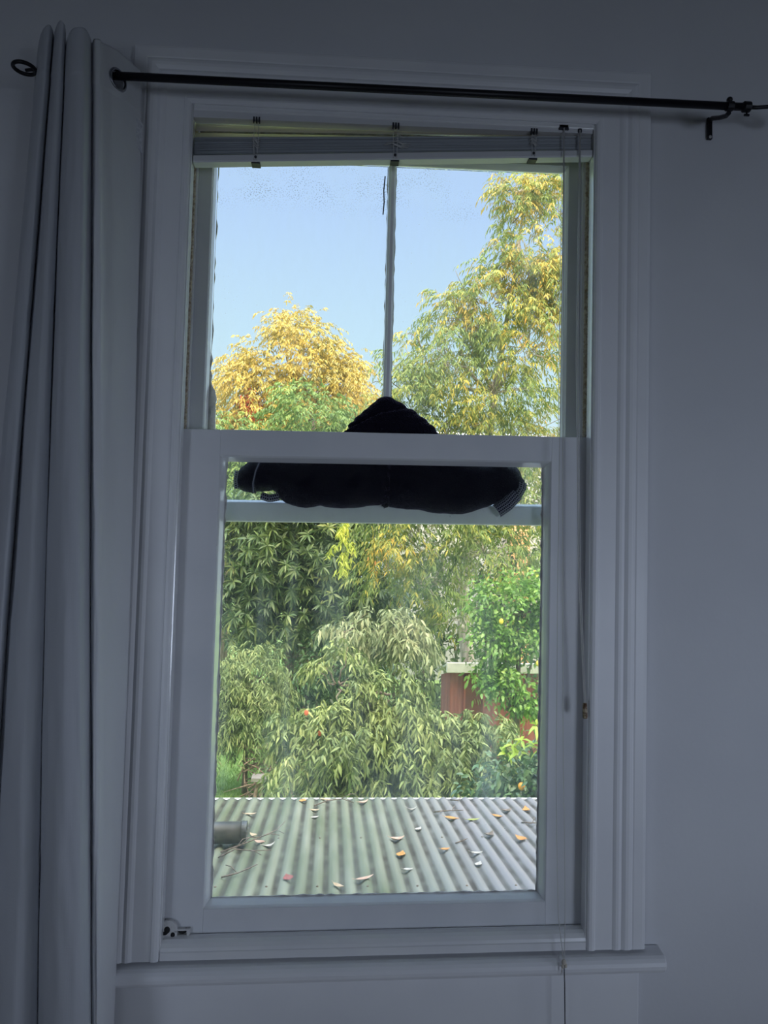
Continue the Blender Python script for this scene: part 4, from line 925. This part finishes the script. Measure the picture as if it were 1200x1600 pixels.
# peach in the middle of the lower pane
root, P, D = tree('peach_tree', 'broad drooping leaved peach tree just beyond the tin roof', 'tree', (.6, 7.4, GZ), [(.6, 7.4, GZ), (.6, 7.4, -1.8), (.55, 7.4, -.9), (.3, 7.4, -.2)], .07,
    [(-.02, 7.4, -.05, .24, .3, .40), (.05, 7.3, -.60, .55, .5, .36), (.62, 7.4, -.20, .24, .3, .36), (.75, 7.4, -.58, .48, .45, .32), (.75, 7.3, -.95, .65, .5, .45), (-.35, 7.4, -.75, .42, .4, .33), (-.3, 7.3, -1.25, .45, .4, .35), (.35, 7.2, -1.25, .7, .5, .45),
     (1.3, 7.3, -.9, .5, .45, .40), (1.45, 7.4, -.68, .28, .35, .25), (1.75, 7.4, -.85, .45, .4, .36), (1.2, 7.2, -1.35, .7, .5, .4), (1.95, 7.4, -1.25, .5, .4, .4)],
    M['lf_peach'], M['bark'], 3500, 300, .10, 90, 'twig', .105, .027, 10, .24, shell=.5, seed=12)
for q in ((-.38, 6.9, -.32), (-.22, 6.9, -.55)):
    MB().ell(q, (.026, .008, .034), 10, 8).build('red_leaf', M['lf_red'], root, smooth=True)

# dark orange tree at the right, behind the roof edge
root, P, D = tree('orange_tree', 'small dark leaved orange tree at the right edge with one bright fruit', 'tree', (1.9, 5.9, GZ), [(1.9, 5.9, GZ), (1.9, 5.9, -1.6), (1.9, 5.9, -.6)], .045,
    [(1.85, 5.9, -.75, .36, .34, .26), (1.75, 5.9, -1.05, .42, .36, .26), (2.15, 5.9, -.9, .35, .34, .3)], M['lf_dark'], M['bark'], 900, 60, .14, 30, 'loose', .085, .04, 4, .06, seed=13)
for k, (x, y, z) in enumerate(((1.76, 5.5, -.70),)):
    MB().ell((x, y, z), (.036, .036, .039), 16, 10).build('orange', M['fruit'], root, smooth=True)
lp = np.array([(1.62, 5.6, -.42), (1.68, 5.6, -.36), (1.74, 5.6, -.43), (1.93, 5.6, -.16), (1.97, 5.6, -.22), (1.90, 5.6, -.34), (1.96, 5.6, -.38), (1.78, 5.6, -.30), (2.02, 5.6, -.30)])
add_foliage('new_shoots', root, M['lf_lime'], lp, unit(rng.normal(size=(9, 3))*.3+np.array([-.2, -.5, .5])), kind='rosette', L=.12, W=.042, k=5, R=.1, curl=.5)
MB().tube([(1.9, 5.9, -.7), (1.93, 5.75, -.4), (1.95, 5.62, -.18)], [.008, .006, .003], 6).tube([(1.9, 5.9, -.7), (1.75, 5.75, -.5), (1.66, 5.62, -.4)], [.008, .006, .003], 6).build('shoot_stem', M['bark'], root, smooth=True)

# garden clutter behind the weeping shrub
bn = tag(empty('garden_bench', (-1.05, 10, GZ)), 'low grey plank bench by the lawn beside the brushwood', 'bench')
MB().box(-1.28, -.62, 9.85, 10.1, -2.02, -1.97).build('seat', M['plank'], bn)
for x in (-1.2, -.72): MB().tube([(x-.08, 9.97, GZ), (x+.02, 9.97, -2.02)], .028, 8).tube([(x+.12, 9.97, GZ), (x+.02, 9.97, -2.02)], .028, 8).build('leg', M['brownstick'], bn)
bp_ = MB(); rr_ = random.Random(21)
for i in range(150):
    c = Vector((rr_.gauss(-.95, .22), rr_.gauss(10.6, .2), GZ+abs(rr_.gauss(.35, .3)))); d = Vector((rr_.uniform(-1, 1), rr_.uniform(-1, 1), rr_.uniform(-.3, .7))).normalized()*rr_.uniform(.15, .45)
    bp_.tube([c-d, c+Vector((0, 0, .03)), c+d], [.012, .009, .004], 5)
tag(bp_.build('brushwood', M['brownstick'], None, smooth=True), 'heap of dry brown brushwood on the lawn behind the bench', 'brushwood', None, 'stuff')
gb_ = rng.uniform((-3.2, 9.5, GZ), (.2, 15, GZ), (16000, 3)); 
V, q, t3 = leaf_mesh(gb_, unit(np.array([[0, 0, 1.0]])+rng.normal(size=(16000, 3))*.35), rng.uniform(.05, .12, 16000), .010, .15)
tag(np_mesh('grass', V, q, M['blade'], None, t3), 'short green grass of the lawn at the bottom left', 'grass', None, 'stuff')

# ------------------------------------------------------------------ corrugated lean-to roof below the window
RZ0, SL, RY0, RY1, RX0, RX1 = .214, -.104, .175, 3.51, -2.2, 3.0
pitch, amp = .0762, .0088
nx = int((RX1-RX0)/pitch*10); xs_ = np.linspace(RX0, RX1, nx+1); wz = amp*np.cos(2*PI*xs_/pitch)
ys_ = np.linspace(RY0, RY1, 41)
Xg, Yg = np.meshgrid(xs_, ys_); Zg = RZ0 + SL*Yg + wz[None, :]
Zg = Zg + .004*np.sin(Yg*2.1+Xg*.9)
V = np.stack([Xg, Yg, Zg], -1).reshape(-1, 3); nxx = nx+1
ii = (np.arange(40)[:, None]*nxx + np.arange(nx)[None, :]).ravel(); F4 = np.stack([ii, ii+1, ii+nxx+1, ii+nxx], 1)
lt = tag(empty('lean_to_roof', (0, .31, RZ0)), 'weathered green and grey corrugated iron roof below the window', 'roof')
sheet = np_mesh('corrugated_sheet', V, F4, M['iron'], lt)
for p in sheet.data.polygons: p.use_smooth = True
at_ = sheet.data.attributes.new('wave', 'FLOAT', 'POINT'); at_.data.foreach_set('value', np.tile(wz, 41).astype(np.float32))
sm = sheet.modifiers.new('solid', 'SOLIDIFY'); sm.thickness = .0012
MB().box(RX0, RX1, 3.515, 3.60, RZ0+SL*3.51-.12, RZ0+SL*3.51-.022).build('gutter', M['white'], lt, bevel=.006)
MB().box(RX0+.05, RX1-.05, 3.38, 3.46, GZ, RZ0+SL*3.46-.03).build('wall', M['greywall'], lt)
sc_ = MB()
for y in (2.55, 1.78):
    for k in range(int(RX0/pitch)+2, int(RX1/pitch)-1, 3): sc_.ell((k*pitch, y, RZ0+SL*y+amp+.001+.004*math.sin(y*2.1+k*pitch*.9)), (.006, .006, .004), 8, 5)
sc_.build('roof_screws', M['leaf_dark'], lt, smooth=True)
def roof_z(x, y): return RZ0 + SL*y + amp*math.cos(2*PI*x/pitch) + .004*math.sin(y*2.1+x*.9)

# dark pipe lying on the roof
pp = tag(empty('pipe', (-.75, 2.42, roof_z(-.75, 2.42))), 'short dark grey pipe lying on the roof at the left edge of the glass', 'pipe')
pz = RZ0+SL*2.42+amp+.058
pb = MB().tube([(-1.05, 2.42, pz), (-.545, 2.44, pz)], .056, 28, cap=False); o = pb.build('barrel', M['pipe'], pp, smooth=True); sm = o.modifiers.new('solid', 'SOLIDIFY'); sm.thickness = .006
MB().tube([(-.572, 2.439, pz), (-.545, 2.44, pz)], .0585, 28, cap=False).build('rim', M['pipe'], pp, smooth=True)

# fallen leaves: every one its own
def fallen(x, y, key, label, L, W, ang, curl, name='fallen_leaf'):
    mb = MB(); V = []; F = []; n_ = 8
    for i in range(n_+1):
        t_ = i/n_; hw = W/2*math.sin(PI*min(.97, max(.03, t_**.8)))
        for k in range(5):
            s_ = (k-2)/2; V.append(((t_-.5)*L, s_*hw, curl*L*(2*(t_-.5))**2 + .35*hw*abs(s_)**1.5 + .001))
    for i in range(n_):
        for k in range(4): F.append((i*5+k, i*5+k+1, (i+1)*5+k+1, (i+1)*5+k))
    mb.add(V, F); mb.tube([(-.5*L, 0, curl*L+.001), (-.68*L, .05*L, curl*L*1.3+.004)], .0012, 5)
    o = mb.build(name, M[key], None, smooth=True); o.location = (x, y, max(roof_z(x+dx, y) for dx in (-.012, 0, .012))+.001); o.rotation_euler = (math.atan(SL), 0, ang)
    s__ = o.modifiers.new('solid', 'SOLIDIFY'); s__.thickness = .0008
    tag(o, label, 'leaf', 'fallen leaves on the tin roof')
LV = [(-.591, 3.053, 'leaf_tan', 'tan fallen leaf above the dark pipe, upper left of the roof', .075, .035, .2, .12),
      (-.525, 2.60, 'leaf_tan', 'small tan leaf just above the open end of the pipe', .055, .03, 2.4, .2),
      (-.481, 2.484, 'leaf_pink', 'pinkish tan leaf right beside the open end of the pipe', .07, .03, 2.7, .15),
      (-.425, 2.43, 'leaf_white', 'bleached leaf among the thin twigs right of the pipe', .075, .03, .6, .2),
      (-.279, 3.40, 'leaf_orange', 'orange leaf at the far edge of the roof, left of centre', .065, .05, 1.3, .15),
      (-.130, 3.425, 'leaf_tan', 'tan leaf beside the curved twig at the far roof edge', .08, .035, -.3, .1),
      (-.194, 3.177, 'leaf_tan', 'upper of two tan leaves below the curved twig', .06, .035, .2, .15),
      (-.190, 3.019, 'leaf_white', 'bleached leaf, the lower of the pair below the curved twig', .055, .03, .5, .12),
      (-.290, 1.882, 'leaf_red', 'dark red leaf near the bottom left of the roof', .065, .05, 1.9, .15),
      (-.056, 1.776, 'leaf_tan', 'tan leaf nearest the bottom edge of the glass', .06, .034, -.6, .18),
      (.068, 1.874, 'leaf_pink', 'long pinkish leaf near the bottom centre of the roof', .10, .032, .55, .1),
      (.125, 3.36, 'leaf_pink', 'pinkish curled leaf at the far edge near the middle', .085, .04, .7, .15),
      (.279, 2.521, 'leaf_pink', 'pinkish curled leaf mid roof, farther of the two in one furrow', .085, .05, .3, .2),
      (.275, 2.257, 'leaf_orange', 'orange brown leaf mid roof, nearer of the two in one furrow', .07, .05, 1.2, .15),
      (.285, 2.005, 'leaf_white', 'small bleached leaf below the orange brown leaf mid roof', .05, .03, .2, .12),
      (.423, 2.739, 'leaf_white', 'small pale leaf left of the straight twig on the grey sheets', .055, .035, .9, .15),
      (.517, 2.318, 'leaf_orange', 'lone orange leaf in the middle of the grey sheets', .055, .035, .3, .15),
      (.655, 2.95, 'leaf_orange', 'orange leaf just under the straight forked twig', .09, .055, -.3, .12),
      (.779, 2.891, 'leaf_green', 'yellow green leaf right of the straight forked twig', .09, .035, .3, .1),
      (.955, 3.01, 'leaf_orange', 'orange leaf beside a dark curled leaf at the upper right', .07, .045, -.4, .15),
      (1.175, 3.155, 'leaf_orange', 'orange leaf farthest to the upper right on the roof', .085, .05, 1.4, .2),
      (.972, 2.499, 'leaf_orange', 'orange leaf at the right, lowest of those by the right sash stile', .08, .045, 2.2, .18),
      (1.04, 3.125, 'leaf_dark', 'dark curled leaf at the upper right of the roof', .08, .045, .4, .2),
      (.43, 3.174, 'leaf_white', 'slim bleached leaf near the far edge, right of centre', .07, .02, .3, .25),
      (.672, 2.25, 'leaf_white', 'bleached leaf on the grey sheets below centre, upper of two', .065, .03, .1, .15),
      (.653, 2.104, 'leaf_white', 'bleached leaf on the grey sheets below centre, lower of two', .055, .035, 1.0, .15),
      (.813, 2.589, 'leaf_dark', 'dark crumpled leaf left of the orange leaf by the right stile', .075, .05, .8, .25)]
for a_ in LV: fallen(*a_)
# twigs
def twig(pts, r, label, side=()):
    mb = MB(); P_ = [(x, y, max(roof_z(x+dx, y) for dx in (-.03, -.015, 0, .015, .03))+r+h) for x, y, h in pts]
    mb.tube(P_, [lerp(r, r*.5, i/(len(P_)-1)) for i in range(len(P_))], 6)
    for (i, dx, dy, dz) in side: mb.tube([P_[i], (P_[i][0]+dx*.5, P_[i][1]+dy*.5, P_[i][2]+dz), (P_[i][0]+dx, P_[i][1]+dy, P_[i][2]+dz*.5+.006)], r*.5, 5)
    tag(mb.build('twig', M['twig'], None, smooth=True), label, 'twig', 'twigs on the tin roof')
twig([(.56, 3.08, 0), (.62, 3.09, .004), (.68, 3.10, .004), (.755, 3.115, .002)], .0055, 'straight forked twig on the grey sheets at the right', ((2, .03, .06, .01), (1, -.04, -.05, .004)))
twig([(-.66, 2.29, 0), (-.57, 2.34, .02), (-.47, 2.46, .03), (-.40, 2.58, .03), (-.355, 2.72, .045)], .0045, 'upper curved dark twig in front of the pipe', ((1, .10, .06, .03), (2, .10, -.02, .02), (3, .05, -.07, .01)))
twig([(-.66, 2.20, 0), (-.58, 2.24, .03), (-.50, 2.23, .025), (-.40, 2.29, .01)], .004, 'middle dark twig below the pipe', ((1, .06, .10, .03), (2, .06, -.08, .01)))
twig([(-.60, 1.90, 0), (-.53, 1.92, .012), (-.48, 2.0, .012), (-.45, 2.06, .01)], .0045, 'lowest dark twig below the pipe near the corner', ((1, -.06, .05, .02),))
twig([(-.20, 3.25, 0), (-.12, 3.32, .015), (-.02, 3.36, .02), (.06, 3.31, .004)], .0045, 'curved dark twig near the far edge, left of centre', ((2, .10, .05, .02),))
twig([(.59, 2.43, 0), (.63, 2.46, .003), (.67, 2.51, 0)], .004, 'thin bent twig in the middle of the grey sheets')
twig([(.72, 3.40, 0), (.76, 3.33, .01), (.80, 3.44, .015)], .006, 'hooked grey twig at the far edge, right of centre')
twig([(1.06, 2.83, 0), (1.12, 2.80, .006), (1.19, 2.79, .002)], .005, 'knobbly twig at the right edge of the roof', ((1, .03, .06, .01), (0, .05, -.05, .01)))
